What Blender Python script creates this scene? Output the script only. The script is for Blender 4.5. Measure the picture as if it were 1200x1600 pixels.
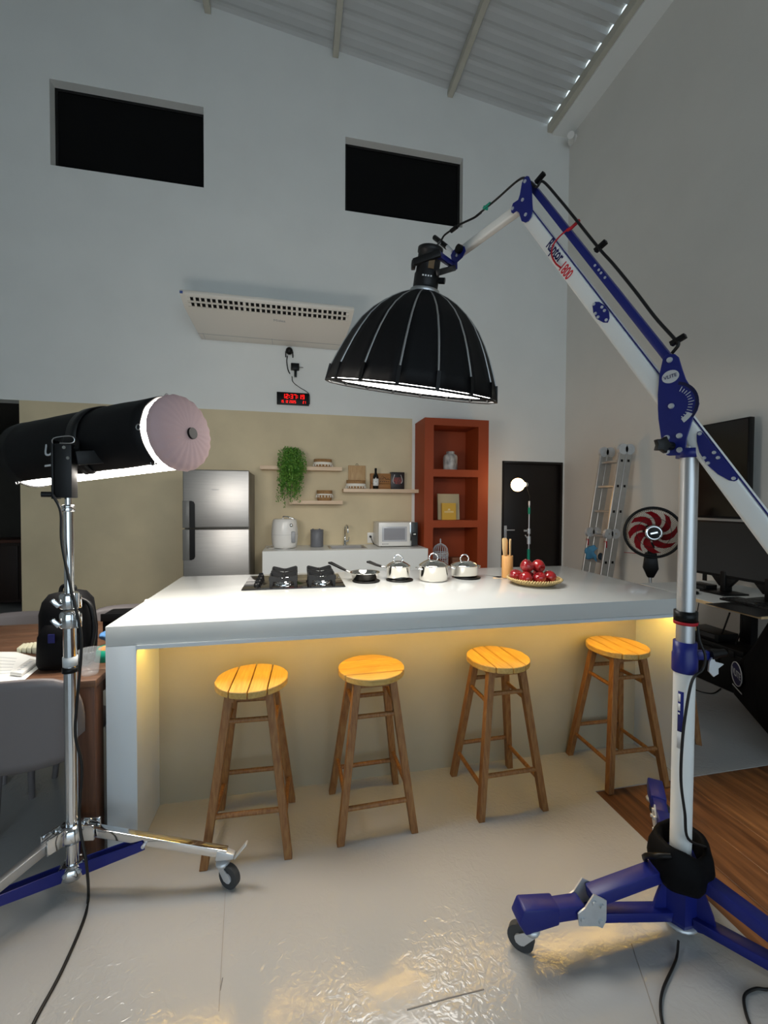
import bpy, bmesh, math, random
from mathutils import Vector, Matrix, noise
random.seed(7)
V = Vector
PI = math.pi
scene = bpy.context.scene
for o in list(bpy.data.objects):
    bpy.data.objects.remove(o, do_unlink=True)
COL = scene.collection

# ------------------------------------------------------------------ camera
H = 1.45                       # eye height
FPX = 656.6                    # focal length in pixels of the 1200x1600 frame
def cam_axes(yaw, pitch, roll):
    f = V((math.sin(yaw)*math.cos(pitch), math.cos(yaw)*math.cos(pitch), math.sin(pitch)))
    r0 = V((math.cos(yaw), -math.sin(yaw), 0)); u0 = r0.cross(f)
    r = math.cos(roll)*r0 + math.sin(roll)*u0
    return r, r.cross(f), f
CR, CU, CF = cam_axes(math.radians(11.769), math.radians(-1.338), math.radians(.324))
CAM = V((0, 0, H))
cd = bpy.data.cameras.new('camera'); cam = bpy.data.objects.new('camera', cd); COL.objects.link(cam)
cam.matrix_world = Matrix.Translation(CAM) @ Matrix((CR, CU, -CF)).transposed().to_4x4()
cd.sensor_fit = 'VERTICAL'; cd.sensor_height = 36; cd.sensor_width = 27; cd.lens = FPX/1600*36
cd.clip_start = .05; cd.clip_end = 100
scene.camera = cam

# ------------------------------------------------------------------ world (daylight outside) and exposure
WORLD_COL = (.72, .88, 1.0); WORLD_STR = 1.55
SOFTBOX_STR = 12.5; TUBE_STR = 26.0; BULB_STR = 14.0; LED_STR = 40.0
w = bpy.data.worlds.new('daylight'); scene.world = w; w.use_nodes = True
bg = w.node_tree.nodes['Background']; bg.inputs[0].default_value = (*WORLD_COL, 1); bg.inputs[1].default_value = WORLD_STR
scene.view_settings.view_transform = 'Standard'; scene.view_settings.look = 'None'
scene.view_settings.gamma = 1; scene.view_settings.use_curve_mapping = False
scene.view_settings.exposure = 0.28

# ------------------------------------------------------------------ survey helpers: a measured sight line met with a real plane
def ray(x, y): return CR*((x-600)/FPX) - CU*((y-800)/FPX) + CF
def onz(x, y, z=0.0): d = ray(x, y); return CAM + d*((z-H)/d.z)
def ony(x, y, Y): d = ray(x, y); return CAM + d*(Y/d.y)
def onx(x, y, X): d = ray(x, y); return CAM + d*(X/d.x)
def dep(x, y, D): return CAM + ray(x, y)*D
def onp(x, y, o, n): d = ray(x, y); return CAM + d*((o-CAM).dot(n)/d.dot(n))

# ------------------------------------------------------------------ mesh builder
MW = {}
class MB:
    def __init__(s): s.v = []; s.f = []; s.sm = []
    def add(s, vs, fs, smooth=False):
        b = len(s.v); s.v += [V(p) for p in vs]
        for f in fs: s.f.append([b+i for i in f]); s.sm.append(smooth)
        return s
    def box(s, x0, x1, y0, y1, z0, z1):
        return s.add([(x0,y0,z0),(x1,y0,z0),(x1,y1,z0),(x0,y1,z0),(x0,y0,z1),(x1,y0,z1),(x1,y1,z1),(x0,y1,z1)],
                     [(3,2,1,0),(4,5,6,7),(0,1,5,4),(1,2,6,5),(2,3,7,6),(3,0,4,7)])
    def bar(s, p0, p1, w, h, up=(0,0,1), w1=None, h1=None):
        p0 = V(p0); p1 = V(p1); d = (p1-p0).normalized(); up = V(up)
        a = d.cross(up)
        if a.length < 1e-4: a = d.cross(V((1,0,0)))
        a.normalize(); b = a.cross(d)
        w1 = w if w1 is None else w1; h1 = h if h1 is None else h1
        vs = []
        for p, ww, hh in ((p0,w,h),(p1,w1,h1)):
            vs += [p+a*ww/2*i+b*hh/2*j for i,j in ((-1,-1),(1,-1),(1,1),(-1,1))]
        return s.add(vs, [(0,1,2,3),(7,6,5,4),(0,4,5,1),(1,5,6,2),(2,6,7,3),(3,7,4,0)])
    def cyl(s, p0, p1, r0, r1=None, n=16, cap=True, smooth=True):
        p0 = V(p0); p1 = V(p1); r1 = r0 if r1 is None else r1
        d = (p1-p0).normalized(); a = d.orthogonal().normalized(); b = d.cross(a)
        vs = []
        for p, r in ((p0,r0),(p1,r1)):
            vs += [p+(a*math.cos(2*PI*k/n)+b*math.sin(2*PI*k/n))*r for k in range(n)]
        s.add(vs, [(k,(k+1)%n,n+(k+1)%n,n+k) for k in range(n)], smooth)
        if cap: s.add(vs[:n], [tuple(range(n-1,-1,-1))]); s.add(vs[n:], [tuple(range(n))])
        return s
    def tube(s, pts, r, n=8, closed=False, cap=True):
        pts = [V(p) for p in pts]; m = len(pts)
        rs = r if isinstance(r, (list, tuple)) else [r]*m
        vs = []; a = None
        for i, p in enumerate(pts):
            q0 = pts[i-1] if (i > 0 or closed) else p
            q1 = pts[(i+1) % m] if (i < m-1 or closed) else p
            t = (q1-q0).normalized()
            a = t.orthogonal().normalized() if a is None else (a-t*a.dot(t)).normalized()
            b = t.cross(a)
            vs += [p+(a*math.cos(2*PI*k/n)+b*math.sin(2*PI*k/n))*rs[i] for k in range(n)]
        fs = []
        for i in range(m if closed else m-1):
            j = (i+1) % m
            fs += [(i*n+k, i*n+(k+1)%n, j*n+(k+1)%n, j*n+k) for k in range(n)]
        s.add(vs, fs, True)
        if cap and not closed: s.add(vs[:n], [tuple(range(n-1,-1,-1))]); s.add(vs[-n:], [tuple(range(n))])
        return s
    def lathe(s, prof, o=(0,0,0), n=24, sx=1, sy=1, smooth=True, a0=0, a1=2*PI, M=None):
        o = V(o); full = abs(a1-a0-2*PI) < 1e-6; cols = n if full else n+1
        vs = []
        for r, z in prof:
            for k in range(cols):
                t = a0+(a1-a0)*k/n; p = V((r*sx*math.cos(t), r*sy*math.sin(t), z))
                vs.append((M @ p if M else p)+o)
        fs = []
        for i in range(len(prof)-1):
            for k in range(n):
                l = (k+1) % cols
                q = [i*cols+k, i*cols+l, (i+1)*cols+l, (i+1)*cols+k]
                if prof[i][0] == 0: q = [q[0], q[2], q[3]]
                elif prof[i+1][0] == 0: q = [q[0], q[1], q[2]]
                fs.append(tuple(q))
        return s.add(vs, fs, smooth)
    def prism(s, poly, o, u, v, t, t0=0.0):
        o = V(o); u = V(u); v = V(v); w_ = u.cross(v).normalized(); n = len(poly)
        A = [o+u*p[0]+v*p[1]+w_*t0 for p in poly]; B = [p+w_*t for p in A]
        return s.add(A+B, [tuple(range(n-1,-1,-1)), tuple(range(n,2*n))]+[(k,(k+1)%n,n+(k+1)%n,n+k) for k in range(n)])
    def slab(s, pts, t):           # polygon given by world points, thickened by vector t
        A = [V(p) for p in pts]; n = len(A); B = [p+V(t) for p in A]
        return s.add(A+B, [tuple(range(n-1,-1,-1)), tuple(range(n,2*n))]+[(k,(k+1)%n,n+(k+1)%n,n+k) for k in range(n)])
    def ball(s, c, r, nu=16, nv=10, sc=(1,1,1)):
        c = V(c); prof = [(r*math.sin(PI*i/nv) if 0 < i < nv else 0, -r*math.cos(PI*i/nv)) for i in range(nv+1)]
        vs = []
        b = MB().lathe(prof, (0,0,0), nu)
        return s.add([V((p.x*sc[0],p.y*sc[1],p.z*sc[2]))+c for p in b.v], b.f, True)
    def xf(s, M): s.v = [M @ p for p in s.v]; return s
    def jitter(s, a, sc):
        for p in s.v: p += noise.noise_vector(p*sc)*a
        return s
    def build(s, name, mat, parent=None, bevel=0, seg=2, loc=None, weld=False, recalc=True):
        M = MW[parent] if parent else Matrix.Translation(V(loc) if loc is not None else V((0,0,0)))
        inv = M.inverted()
        me = bpy.data.meshes.new(name)
        me.from_pydata([inv @ p for p in s.v], [], s.f)
        me.polygons.foreach_set('use_smooth', s.sm)
        bm = bmesh.new(); bm.from_mesh(me)
        if weld: bmesh.ops.remove_doubles(bm, verts=bm.verts, dist=1e-5)
        if recalc: bmesh.ops.recalc_face_normals(bm, faces=bm.faces)
        if bevel:
            ed = [e for e in bm.edges if len(e.link_faces) == 2 and e.calc_face_angle(0) > .6]
            bmesh.ops.bevel(bm, geom=ed, offset=bevel, segments=seg, profile=.5, affect='EDGES', clamp_overlap=True)
            if seg > 1:
                for f in bm.faces: f.smooth = True
        bm.to_mesh(me); bm.free()
        if bevel and seg > 1:
            me.set_sharp_from_angle(angle=.7)
        me.materials.append(mat)
        o = bpy.data.objects.new(name, me); COL.objects.link(o)
        if parent: o.parent = parent
        else: o.location = V(loc) if loc is not None else V((0,0,0))
        MW[o] = M
        return o
def tag(o, label, cat, group=None):
    o['label'] = label; o['category'] = cat
    if group: o['group'] = group
    return o
def thing(name, label, cat, loc=(0,0,0), rz=0, group=None, M=None):
    o = bpy.data.objects.new(name, None); COL.objects.link(o); o.empty_display_size = .1
    m = M if M is not None else Matrix.Translation(V(loc)) @ Matrix.Rotation(rz, 4, 'Z')
    o.matrix_basis = m; MW[o] = m
    return tag(o, label, cat, group)
def struct(o): o['kind'] = 'structure'; return o
def dup(root, loc, rz, label):
    r = root.copy(); COL.objects.link(r); r.location = loc; r.rotation_euler = (0,0,rz); r['label'] = label
    MW[r] = Matrix.Translation(V(loc)) @ Matrix.Rotation(rz, 4, 'Z')
    for ch in list(root.children):
        c = ch.copy(); COL.objects.link(c); c.parent = r
        for g in ch.children:
            d = g.copy(); COL.objects.link(d); d.parent = c
    return r
def text(s, size, o, u, v, mat, parent, name='lettering', ext=.0006, align='CENTER', sx=1.0, lift=.0008, ital=0, bold=0):
    cu = bpy.data.curves.new('t', 'FONT'); cu.body = s; cu.size = size; cu.align_x = align; cu.align_y = 'CENTER'; cu.extrude = ext; cu.shear = ital; cu.offset = bold
    cu.resolution_u = 3
    t = bpy.data.objects.new('t', cu); COL.objects.link(t)
    me = bpy.data.meshes.new_from_object(t.evaluated_get(bpy.context.evaluated_depsgraph_get()))
    u = V(u).normalized(); v = V(v); v = (v-u*v.dot(u)).normalized(); n = u.cross(v); o = V(o)
    inv = MW[parent].inverted()
    for q in me.vertices:
        c = q.co; q.co = inv @ (o+u*c.x*sx+v*c.y+n*(c.z+lift))
    bpy.data.objects.remove(t, do_unlink=True); bpy.data.curves.remove(cu)
    me.materials.clear(); me.materials.append(mat); me.name = name
    ob = bpy.data.objects.new(name, me); COL.objects.link(ob); ob.parent = parent; MW[ob] = MW[parent]
    return ob
def cat_rom(pts, k=6):
    pts = [V(p) for p in pts]; out = []
    P = [2*pts[0]-pts[1]]+pts+[2*pts[-1]-pts[-2]]
    for i in range(1, len(P)-2):
        for j in range(k):
            t = j/k; a, b, c, d = P[i-1], P[i], P[i+1], P[i+2]
            out.append(.5*((2*b)+(c-a)*t+(2*a-5*b+4*c-d)*t*t+(3*b-a-3*c+d)*t**3))
    return out+[pts[-1]]

# ------------------------------------------------------------------ materials
def lin(c):
    return tuple((x/255/12.92 if x/255 <= .04045 else ((x/255+.055)/1.055)**2.4) for x in c)
def mat(name, rgb, rough=.5, metal=0.0, var=0.0, vs=6.0, bump=0.0, bs=60.0, spec=.5, coat=0.0, trans=0.0, ior=1.45,
        emis=None, es=0.0, stretch=(1,1,1), rgb2=None, detail=4, aniso=0.0, rvar=0.0, sheen=0.0, alpha=1.0):
    m = bpy.data.materials.new(name); m.use_nodes = True; nt = m.node_tree; b = nt.nodes['Principled BSDF']
    c = lin(rgb); b.inputs['Base Color'].default_value = (*c, 1); b.inputs['Roughness'].default_value = rough
    b.inputs['Metallic'].default_value = metal; b.inputs['Specular IOR Level'].default_value = spec
    b.inputs['Coat Weight'].default_value = coat; b.inputs['Transmission Weight'].default_value = trans; b.inputs['IOR'].default_value = ior
    b.inputs['Coat Roughness'].default_value = .08; b.inputs['Sheen Weight'].default_value = sheen; b.inputs['Anisotropic'].default_value = aniso
    b.inputs['Alpha'].default_value = alpha
    if emis: b.inputs['Emission Color'].default_value = (*lin(emis), 1); b.inputs['Emission Strength'].default_value = es
    def tex(scale):
        tc = nt.nodes.new('ShaderNodeTexCoord'); mp = nt.nodes.new('ShaderNodeMapping'); n = nt.nodes.new('ShaderNodeTexNoise')
        mp.inputs['Scale'].default_value = stretch; n.inputs['Scale'].default_value = scale; n.inputs['Detail'].default_value = detail
        nt.links.new(tc.outputs['Object'], mp.inputs[0]); nt.links.new(mp.outputs[0], n.inputs['Vector']); return n
    if var or rgb2:
        n = tex(vs); mx = nt.nodes.new('ShaderNodeMix'); mx.data_type = 'RGBA'
        rm = nt.nodes.new('ShaderNodeMapRange'); rm.inputs[1].default_value = .32; rm.inputs[2].default_value = .68
        nt.links.new(n.outputs[0], rm.inputs[0]); nt.links.new(rm.outputs[0], mx.inputs[0])
        d = lin(rgb2) if rgb2 else tuple(min(1, x*(1+var)) for x in c); e = c if rgb2 else tuple(x*(1-var) for x in c)
        mx.inputs[6].default_value = (*e, 1); mx.inputs[7].default_value = (*d, 1)
        nt.links.new(mx.outputs[2], b.inputs['Base Color'])
        if rvar:
            r2 = nt.nodes.new('ShaderNodeMapRange'); r2.inputs[3].default_value = max(0,rough-rvar); r2.inputs[4].default_value = rough+rvar
            nt.links.new(n.outputs[0], r2.inputs[0]); nt.links.new(r2.outputs[0], b.inputs['Roughness'])
    if bump:
        n2 = tex(bs); bp = nt.nodes.new('ShaderNodeBump'); bp.inputs['Strength'].default_value = bump; bp.inputs['Distance'].default_value = .01
        nt.links.new(n2.outputs[0], bp.inputs['Height']); nt.links.new(bp.outputs[0], b.inputs['Normal'])
    return m
def emit(name, rgb, st):
    m = bpy.data.materials.new(name); m.use_nodes = True; nt = m.node_tree; nt.nodes.clear()
    e = nt.nodes.new('ShaderNodeEmission'); o = nt.nodes.new('ShaderNodeOutputMaterial')
    e.inputs[0].default_value = (*lin(rgb), 1); e.inputs[1].default_value = st; nt.links.new(e.outputs[0], o.inputs[0]); return m

M_wall = mat('white_paint', (230,231,228), .75, var=.02, vs=2, bump=.06, bs=30)
M_wallr = mat('white_paint_side', (222,219,212), .75, var=.02, vs=2, bump=.06, bs=30)
M_beige = mat('beige_cement', (212,196,162), .6, var=.09, vs=1.7, detail=7, bump=.05, bs=25)
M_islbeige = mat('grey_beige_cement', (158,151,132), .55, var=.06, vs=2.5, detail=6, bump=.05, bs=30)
def vinyl():
    m = mat('white_vinyl', (172,172,171), .13, var=.03, vs=1.5, rvar=.03)
    nt = m.node_tree; b = nt.nodes['Principled BSDF']
    tc = nt.nodes.new('ShaderNodeTexCoord')
    n1 = nt.nodes.new('ShaderNodeTexNoise'); n1.inputs['Scale'].default_value = 34; n1.inputs['Detail'].default_value = 2; n1.inputs['Distortion'].default_value = 1.2
    n2 = nt.nodes.new('ShaderNodeTexNoise'); n2.inputs['Scale'].default_value = 2.6; n2.inputs['Detail'].default_value = 1
    rm = nt.nodes.new('ShaderNodeMapRange'); rm.inputs[1].default_value = .42; rm.inputs[2].default_value = .62; rm.inputs[3].default_value = .12
    mu = nt.nodes.new('ShaderNodeMath'); mu.operation = 'MULTIPLY'
    bp = nt.nodes.new('ShaderNodeBump'); bp.inputs['Strength'].default_value = .5; bp.inputs['Distance'].default_value = .006
    for n in (n1, n2): nt.links.new(tc.outputs['Object'], n.inputs['Vector'])
    nt.links.new(n2.outputs[0], rm.inputs[0]); nt.links.new(n1.outputs[0], mu.inputs[0]); nt.links.new(rm.outputs[0], mu.inputs[1])
    nt.links.new(mu.outputs[0], bp.inputs['Height']); nt.links.new(bp.outputs[0], b.inputs['Normal'])
    return m
M_floor = vinyl()
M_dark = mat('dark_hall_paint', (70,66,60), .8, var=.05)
M_bcount = mat('white_counter', (234,236,234), .3, var=.01)  # brighter copy of the island white; the lift in the back is put into the colour
M_solid = mat('white_solid_surface', (198,200,198), .16, var=.012, vs=2, coat=.2)
M_islfront = mat('white_laminate', (200,206,210), .3, var=.03, vs=2)
M_sheet = mat('roof_sheet', (196,198,198), .45, var=.05, vs=1.2, metal=.1)
M_purlin = mat('roof_steel_cream', (190,186,172), .5, var=.05)
M_gap = mat('black_board', (6,6,7), .7, var=.2, vs=3, spec=.2)
M_black = mat('black_plastic', (10,10,11), .42, spec=.3)
M_blackm = mat('black_metal', (22,22,23), .45, metal=.3)
M_blacksat = mat('black_nylon', (6,6,8), .7, spec=.15, bump=.25, bs=14, var=.2, vs=8)
M_blackfab = mat('black_softbox_cloth', (9,9,11), .6, bump=.12, bs=10, spec=.25)
M_door = mat('black_door', (24,19,17), .4, var=.1, vs=3)
M_blue = mat('blue_powder_coat', (22,32,112), .38, var=.06, vs=8)
M_white = mat('white_powder_coat', (226,228,226), .35)
M_alu = mat('satin_aluminium', (196,198,200), .42, metal=1)
M_chrome = mat('chrome', (222,224,226), .1, metal=1)
M_steel = mat('polished_steel', (226,222,214), .07, metal=1)
M_brushed = mat('brushed_inox', (172,168,164), .42, metal=1, stretch=(1,1,30), var=.05, vs=4)
M_zinc = mat('zinc', (206,210,214), .38, metal=.55, var=.05, vs=30)
M_rubber = mat('grey_rubber', (60,62,64), .7)
M_cable = mat('black_cable', (10,10,11), .5)
M_glassb = mat('black_glass', (20,17,16), .07, coat=.5)
M_iron = mat('cast_iron', (20,20,21), .55, bump=.1, bs=120)
M_red = mat('terracotta_red', (152,62,22), .6, var=.04, vs=3)
M_wood_l = mat('pale_wood', (228,202,174), .5, rgb2=(216,188,158), vs=3, stretch=(1,12,12), detail=5)
M_bamboo = mat('bamboo', (206,156,96), .5, rgb2=(190,138,80), vs=12, stretch=(6,6,1))
M_spoon = mat('boxwood', (226,190,138), .5, rgb2=(210,170,116), vs=12, stretch=(4,4,1))
M_board = mat('cutting_board_wood', (200,166,120), .55, rgb2=(180,142,98), vs=8, stretch=(8,8,1))
M_stool_seat = mat('stool_seat_oak', (194,160,94), .42, rgb2=(172,136,72), vs=7, stretch=(1.5,16,16), detail=6, bump=.05, bs=60)
M_stool = mat('stool_leg_oak', (148,106,60), .5, rgb2=(122,76,38), vs=7, stretch=(16,16,1.5), detail=6)
M_crate = mat('crate_wood', (168,118,66), .55, rgb2=(146,98,50), vs=8, stretch=(1,8,8))
M_table = mat('table_wood', (112,80,58), .5, rgb2=(90,60,42), vs=5, stretch=(1,14,14), detail=6)
M_tableleg = mat('table_leg_wood', (96,64,46), .5, rgb2=(78,50,36), vs=5, stretch=(14,14,1), detail=6)
M_chair = mat('grey_plastic', (116,110,110), .45)
M_darkwood = mat('dark_wood', (44,26,18), .5, rgb2=(34,20,14), vs=5, stretch=(12,12,1))
M_ply = mat('plywood_edge', (216,184,138), .55, var=.1, vs=20)
M_desk = mat('desk_white', (206,208,206), .5)
M_screen = mat('screen_glass', (16,14,13), .16)
M_screen2 = mat('screen_grey', (34,34,35), .3)
M_leaf = mat('leaf_green', (58,116,38), .5, rgb2=(122,168,70), vs=24, detail=2)
M_straw = mat('woven_straw', (198,170,116), .7, var=.25, vs=90, bump=.5, bs=110)
M_seagrass = mat('seagrass', (158,120,78), .8, var=.2, vs=70, bump=.4, bs=90)
M_cotton = mat('white_cotton', (232,226,214), .85, bump=.2, bs=60)
M_apple = mat('apple_skin', (118,14,26), .1, rgb2=(158,34,34), vs=9, coat=.6, detail=3)
M_stem = mat('apple_stem', (86,58,30), .7)
M_appl = mat('white_appliance', (232,230,226), .25)
M_applg = mat('grey_appliance', (150,152,156), .35)
M_ac = mat('ac_white', (226,220,210), .25)
M_can = mat('grey_stoneware', (112,114,120), .45, var=.03)
M_marble = mat('grey_marbled_ceramic', (206,202,196), .35, rgb2=(112,110,112), vs=16, detail=6, stretch=(1,1,.5))
M_bookb = mat('beige_cover', (186,172,138), .6)
M_booky = mat('mustard_cover', (206,166,62), .5)
M_foil = mat('pale_foil', (236,216,160), .3)
M_cage = mat('white_wire', (206,210,216), .5)
M_green = mat('green_tape', (0,140,112), .45)
M_redw = mat('red_webbing', (170,14,30), .6)
M_redt = mat('red_print', (200,40,50), .4)
M_bluet = mat('navy_print', (26,26,84), .4)
M_grey = mat('light_grey_print', (196,198,200), .4)
M_mauve = mat('mauve_diffuser_cloth', (172,148,150), .75, bump=.2, bs=18, emis=(190,160,160), es=.06)
M_ladder = mat('ladder_aluminium', (188,188,186), .42, metal=.85, var=.05, vs=14)
M_fanred = mat('fan_red', (140,12,24), .25)
M_paper = mat('paper', (236,236,232), .7)
M_bluecl = mat('blue_cloth', (86,136,190), .85, bump=.5, bs=40)
M_bluegl = mat('blue_glove_cloth', (66,128,168), .85, bump=.5, bs=60)
M_cup = mat('clear_plastic', (236,240,242), .08, alpha=.13, coat=.5)
M_bottle = mat('bottle_glass', (10,14,10), .08, coat=.5)
M_blotch = mat('wine_print', (150,52,36), .35, rgb2=(40,16,14), vs=40)
M_glint = mat('glass_print', (206,198,198), .35)
M_scrib = mat('burnt_print', (50,32,20), .6)
M_seam = mat('floor_seam', (146,140,132), .6)
M_stain = mat('skirting_grey', (170,170,168), .5)
M_softlight = emit('softbox_diffuser_light', (255,250,242), SOFTBOX_STR)
M_tubelight = emit('tube_diffuser_light', (255,247,236), TUBE_STR)
M_bulb = emit('bulb_light', (255,206,140), BULB_STR)
M_led = emit('led_strip_light', (255,200,78), LED_STR)
M_digit = emit('red_digit_light', (255,24,20), 2.2)

# ================================================================== SETTING
YB = 5.4; XR = 3.772; XL = -6.0; YF = -4.0
BEIGE_Z = 2.556; TH = .2
def roof_z(x): return 7.15-.1225*x
# ---- floor: white vinyl, with a field of oak planks let in at the right front
WX, WY = 1.475, 1.822
b = MB().box(XL, WX, YF, YB+3, -.1, 0).box(WX, XR, WY, YB, -.1, 0)
floor = struct(b.build('floor', M_floor)); floor['label'] = 'glossy off-white vinyl floor'
plank_mats = [mat('oak_plank_%s' % k, c, .4, rgb2=d, vs=3.2, stretch=(9,.8,9), detail=8, bump=.04, bs=40) for k, c, d in
              (('amber',(146,98,60),(84,52,30)), ('brown',(124,82,50),(74,46,28)), ('honey',(162,112,70),(98,62,36)))]
pw = .17; x = WX; k = 0
pl_mesh = {}
while x < XR-.01:
    x1 = min(x+pw, XR); y = WY-[0,.5,.25,.7][k % 4]-.35
    segs = [(max(y,YF), WY)]; 
    while y > -1.2: segs.append((y-1.1, y)); y -= 1.1
    for (a, c) in segs:
        o = MB().box(x+.0012, x1-.0012, a+.0012, c-.0012, -.02, -.003).build('plank', random.choice(plank_mats), floor, bevel=.0015, seg=1)
    x = x1; k += 1
MB().box(WX, XR, YF, WY, -.1, -.02).build('subfloor', M_dark, floor)
def floor_line(name, p, q, wd, m):
    a = onz(*p); c = onz(*q); MB().bar(a+V((0,0,.0006)), c+V((0,0,.0006)), wd, .0012).build(name, m, floor)
floor_line('seam', (987,1475), (1028,1600), .0025, M_seam)
floor_line('seam', (352,1395), (342,1580), .0015, M_seam)
M_scuff = mat('dark_scuff', (112,110,108), .5)
floor_line('scuff', (636,1578), (700,1560), .003, M_scuff); floor_line('scuff', (700,1560), (756,1546), .003, M_scuff)
floor_line('scuff', (344,1548), (348,1528), .003, M_scuff)

# ---- back wall with two high window niches, a door recess and a passage at the left
W1 = (-2.671, -1.077, 5.164, 6.098); W2 = (.600, 2.178, 5.140, 6.056)
b = MB(); y0, y1 = YB, YB+TH
b.box(XL, XR+TH, y0, y1, BEIGE_Z, 5.1)
for x0, x1 in ((XL, W1[0]), (W1[1], W2[0]), (W2[1], XR+TH)): b.box(x0, x1, y0, y1, 5.1, 6.15)
for W in (W1, W2): b.box(W[0], W[1], y0, y1, 5.1, W[2]); b.box(W[0], W[1], y0, y1, W[3], 6.15)
b.slab([(XL,y0,6.15),(XR+TH,y0,6.15),(XR+TH,y0,roof_z(XR+TH)+.02),(XL,y0,roof_z(XL)+.02)], (0,TH,0))
DX0, DX1, DZ = 2.80, 3.742, 2.034
b.box(1.50, DX0, y0, y1, 0, BEIGE_Z); b.box(DX0, DX1, y0, y1, DZ, BEIGE_Z); b.box(DX1, XR+TH, y0, y1, 0, BEIGE_Z)
wall_back = struct(b.build('wall_back', M_wall)); wall_back['label'] = 'tall white back wall'
MB().box(-3.003, 1.50, y0-.002, y1, 0, BEIGE_Z).build('beige_paint', M_beige, wall_back)['label'] = 'beige cement-look lower wall'
for i, W in enumerate((W1, W2)):
    wn = struct(MB().box(W[0], W[1], YB+.115, YB+.16, W[2], W[3]).build('window_%d' % (i+1), M_gap))
    wn['label'] = 'high window niche closed with a matte black board'
    MB().box(W[0], W[0]+.03, YB+.105, YB+.117, W[2], W[3]).box(W[1]-.03, W[1], YB+.105, YB+.117, W[2], W[3]).box(W[0]+.03, W[1]-.03, YB+.105, YB+.117, W[3]-.03, W[3]).build('window_frame', M_blackm, wn)
# door
door = struct(MB().box(DX0+.03, DX1-.03, YB+.03, YB+.07, .005, DZ-.03).build('door_1', M_door, bevel=.003)); door['label'] = 'black flush door beside the corner'
MB().box(DX0, DX0+.03, YB-.008, YB+.1, 0, DZ).box(DX1-.03, DX1, YB-.008, YB+.1, 0, DZ).box(DX0+.03, DX1-.03, YB-.008, YB+.1, DZ-.03, DZ).build('door_frame', M_door, door, bevel=.002)
MB().box(DX0+.055, DX0+.095, YB+.022, YB+.031, .93, 1.13).build('lock_plate', M_zinc, door, bevel=.002)
MB().cyl((DX0+.075,YB+.03,1.07),(DX0+.075,YB-.02,1.07),.009,n=10).bar((DX0+.075,YB-.02,1.07),(DX0+.19,YB-.02,1.07),.014,.014).build('door_handle', M_zinc, door, bevel=.002)
# ---- right wall, left wall, rear wall (behind the camera, with one unseen opening added and sized to let daylight in)
struct(MB().slab([(XR,YF,0),(XR,YB,0),(XR,YB,roof_z(XR)+.02),(XR,YF,roof_z(XR)+.02)], (TH,0,0)).build('wall_right', M_wallr))['label'] = 'tall white side wall'
struct(MB().slab([(XL,YF,0),(XL,YB+3,0),(XL,YB+3,roof_z(XL)+.02),(XL,YF,roof_z(XL)+.02)], (-TH,0,0)).build('wall_left', M_wall))
RW = (-2.6, 3.5, .05, 4.2)
b = MB().box(XL, XR+TH, YF-TH, YF, 0, RW[2]).box(XL, RW[0], YF-TH, YF, RW[2], RW[3]).box(RW[1], XR+TH, YF-TH, YF, RW[2], RW[3])
b.slab([(XL,YF-TH,RW[3]),(XR+TH,YF-TH,RW[3]),(XR+TH,YF-TH,roof_z(XR+TH)+.02),(XL,YF-TH,roof_z(XL)+.02)], (0,TH,0))
struct(b.build('wall_rear', M_wall))
# passage behind the left opening
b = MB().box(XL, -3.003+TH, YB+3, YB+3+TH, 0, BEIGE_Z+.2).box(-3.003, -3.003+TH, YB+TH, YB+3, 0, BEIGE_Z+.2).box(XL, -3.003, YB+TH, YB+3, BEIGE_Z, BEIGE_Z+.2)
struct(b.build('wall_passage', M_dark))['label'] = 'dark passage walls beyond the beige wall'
# ---- roof: trapezoidal sheet on purlins, open rib ends over the eave beam
XE = 3.43; pitch = .1905; ribs0 = 5.343
b = MB(); prof = []
y = YF-.1; n0 = math.floor((ribs0-YF)/pitch); yc = ribs0-n0*pitch
prof.append((YF-.2, 0))
while yc < YB+.12:
    prof += [(yc-.055,0), (yc-.018,.034), (yc+.018,.034), (yc+.055,0)]; yc += pitch
prof.append((YB+TH, 0))
xs = [XL-.2, -3, -1, 1, 2.4, XE-.35, XE-.1, XE]
vs = [(x_, yy, roof_z(x_)+zz*(1 if x_ > XE-.2 else .35)) for x_ in xs for yy, zz in prof]; m = len(prof)
b.add(vs, [(i*m+j, i*m+j+1, (i+1)*m+j+1, (i+1)*m+j) for i in range(len(xs)-1) for j in range(m-1)])
roof = struct(b.build('ceiling', M_sheet, recalc=False)); roof['label'] = 'white trapezoidal metal roof sheeting'
for xp in (-4.0, -2.5, -1.023, .471, 1.985):
    MB().box(xp-.035, xp+.035, YF, YB-.002, roof_z(xp)-.10, roof_z(xp)-.008).build('purlin', M_purlin, roof, bevel=.004, seg=1)
MB().box(XE-.010, XE+.06, YF, YB-.002, roof_z(XE)-.115, roof_z(XE)-.003).build('eave_beam', M_purlin, roof, bevel=.004, seg=1)
MB().box(XE+.06, XR, YF, YB, 6.596, 6.625).build('soffit', M_wall, roof)
# small wall camera in the corner under the soffit
c = V((XR-.02, YB-.12, 6.50))
t = thing('security_camera', 'small white security camera high in the room corner under the roof', 'camera', (XR, c.y, 6.45))
MB().cyl((XR,c.y,6.5),(XR-.03,c.y,6.5),.05,n=16).build('mount', M_appl, t)
MB().tube([(XR-.02,c.y,6.5),(XR-.07,c.y-.02,6.49)],.02,n=8).build('bracket', M_appl, t)
MB().cyl((XR-.04,c.y+.03,6.47),(XR-.15,c.y-.12,6.42),.045,n=16).build('body', M_appl, t, bevel=.006)

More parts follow.
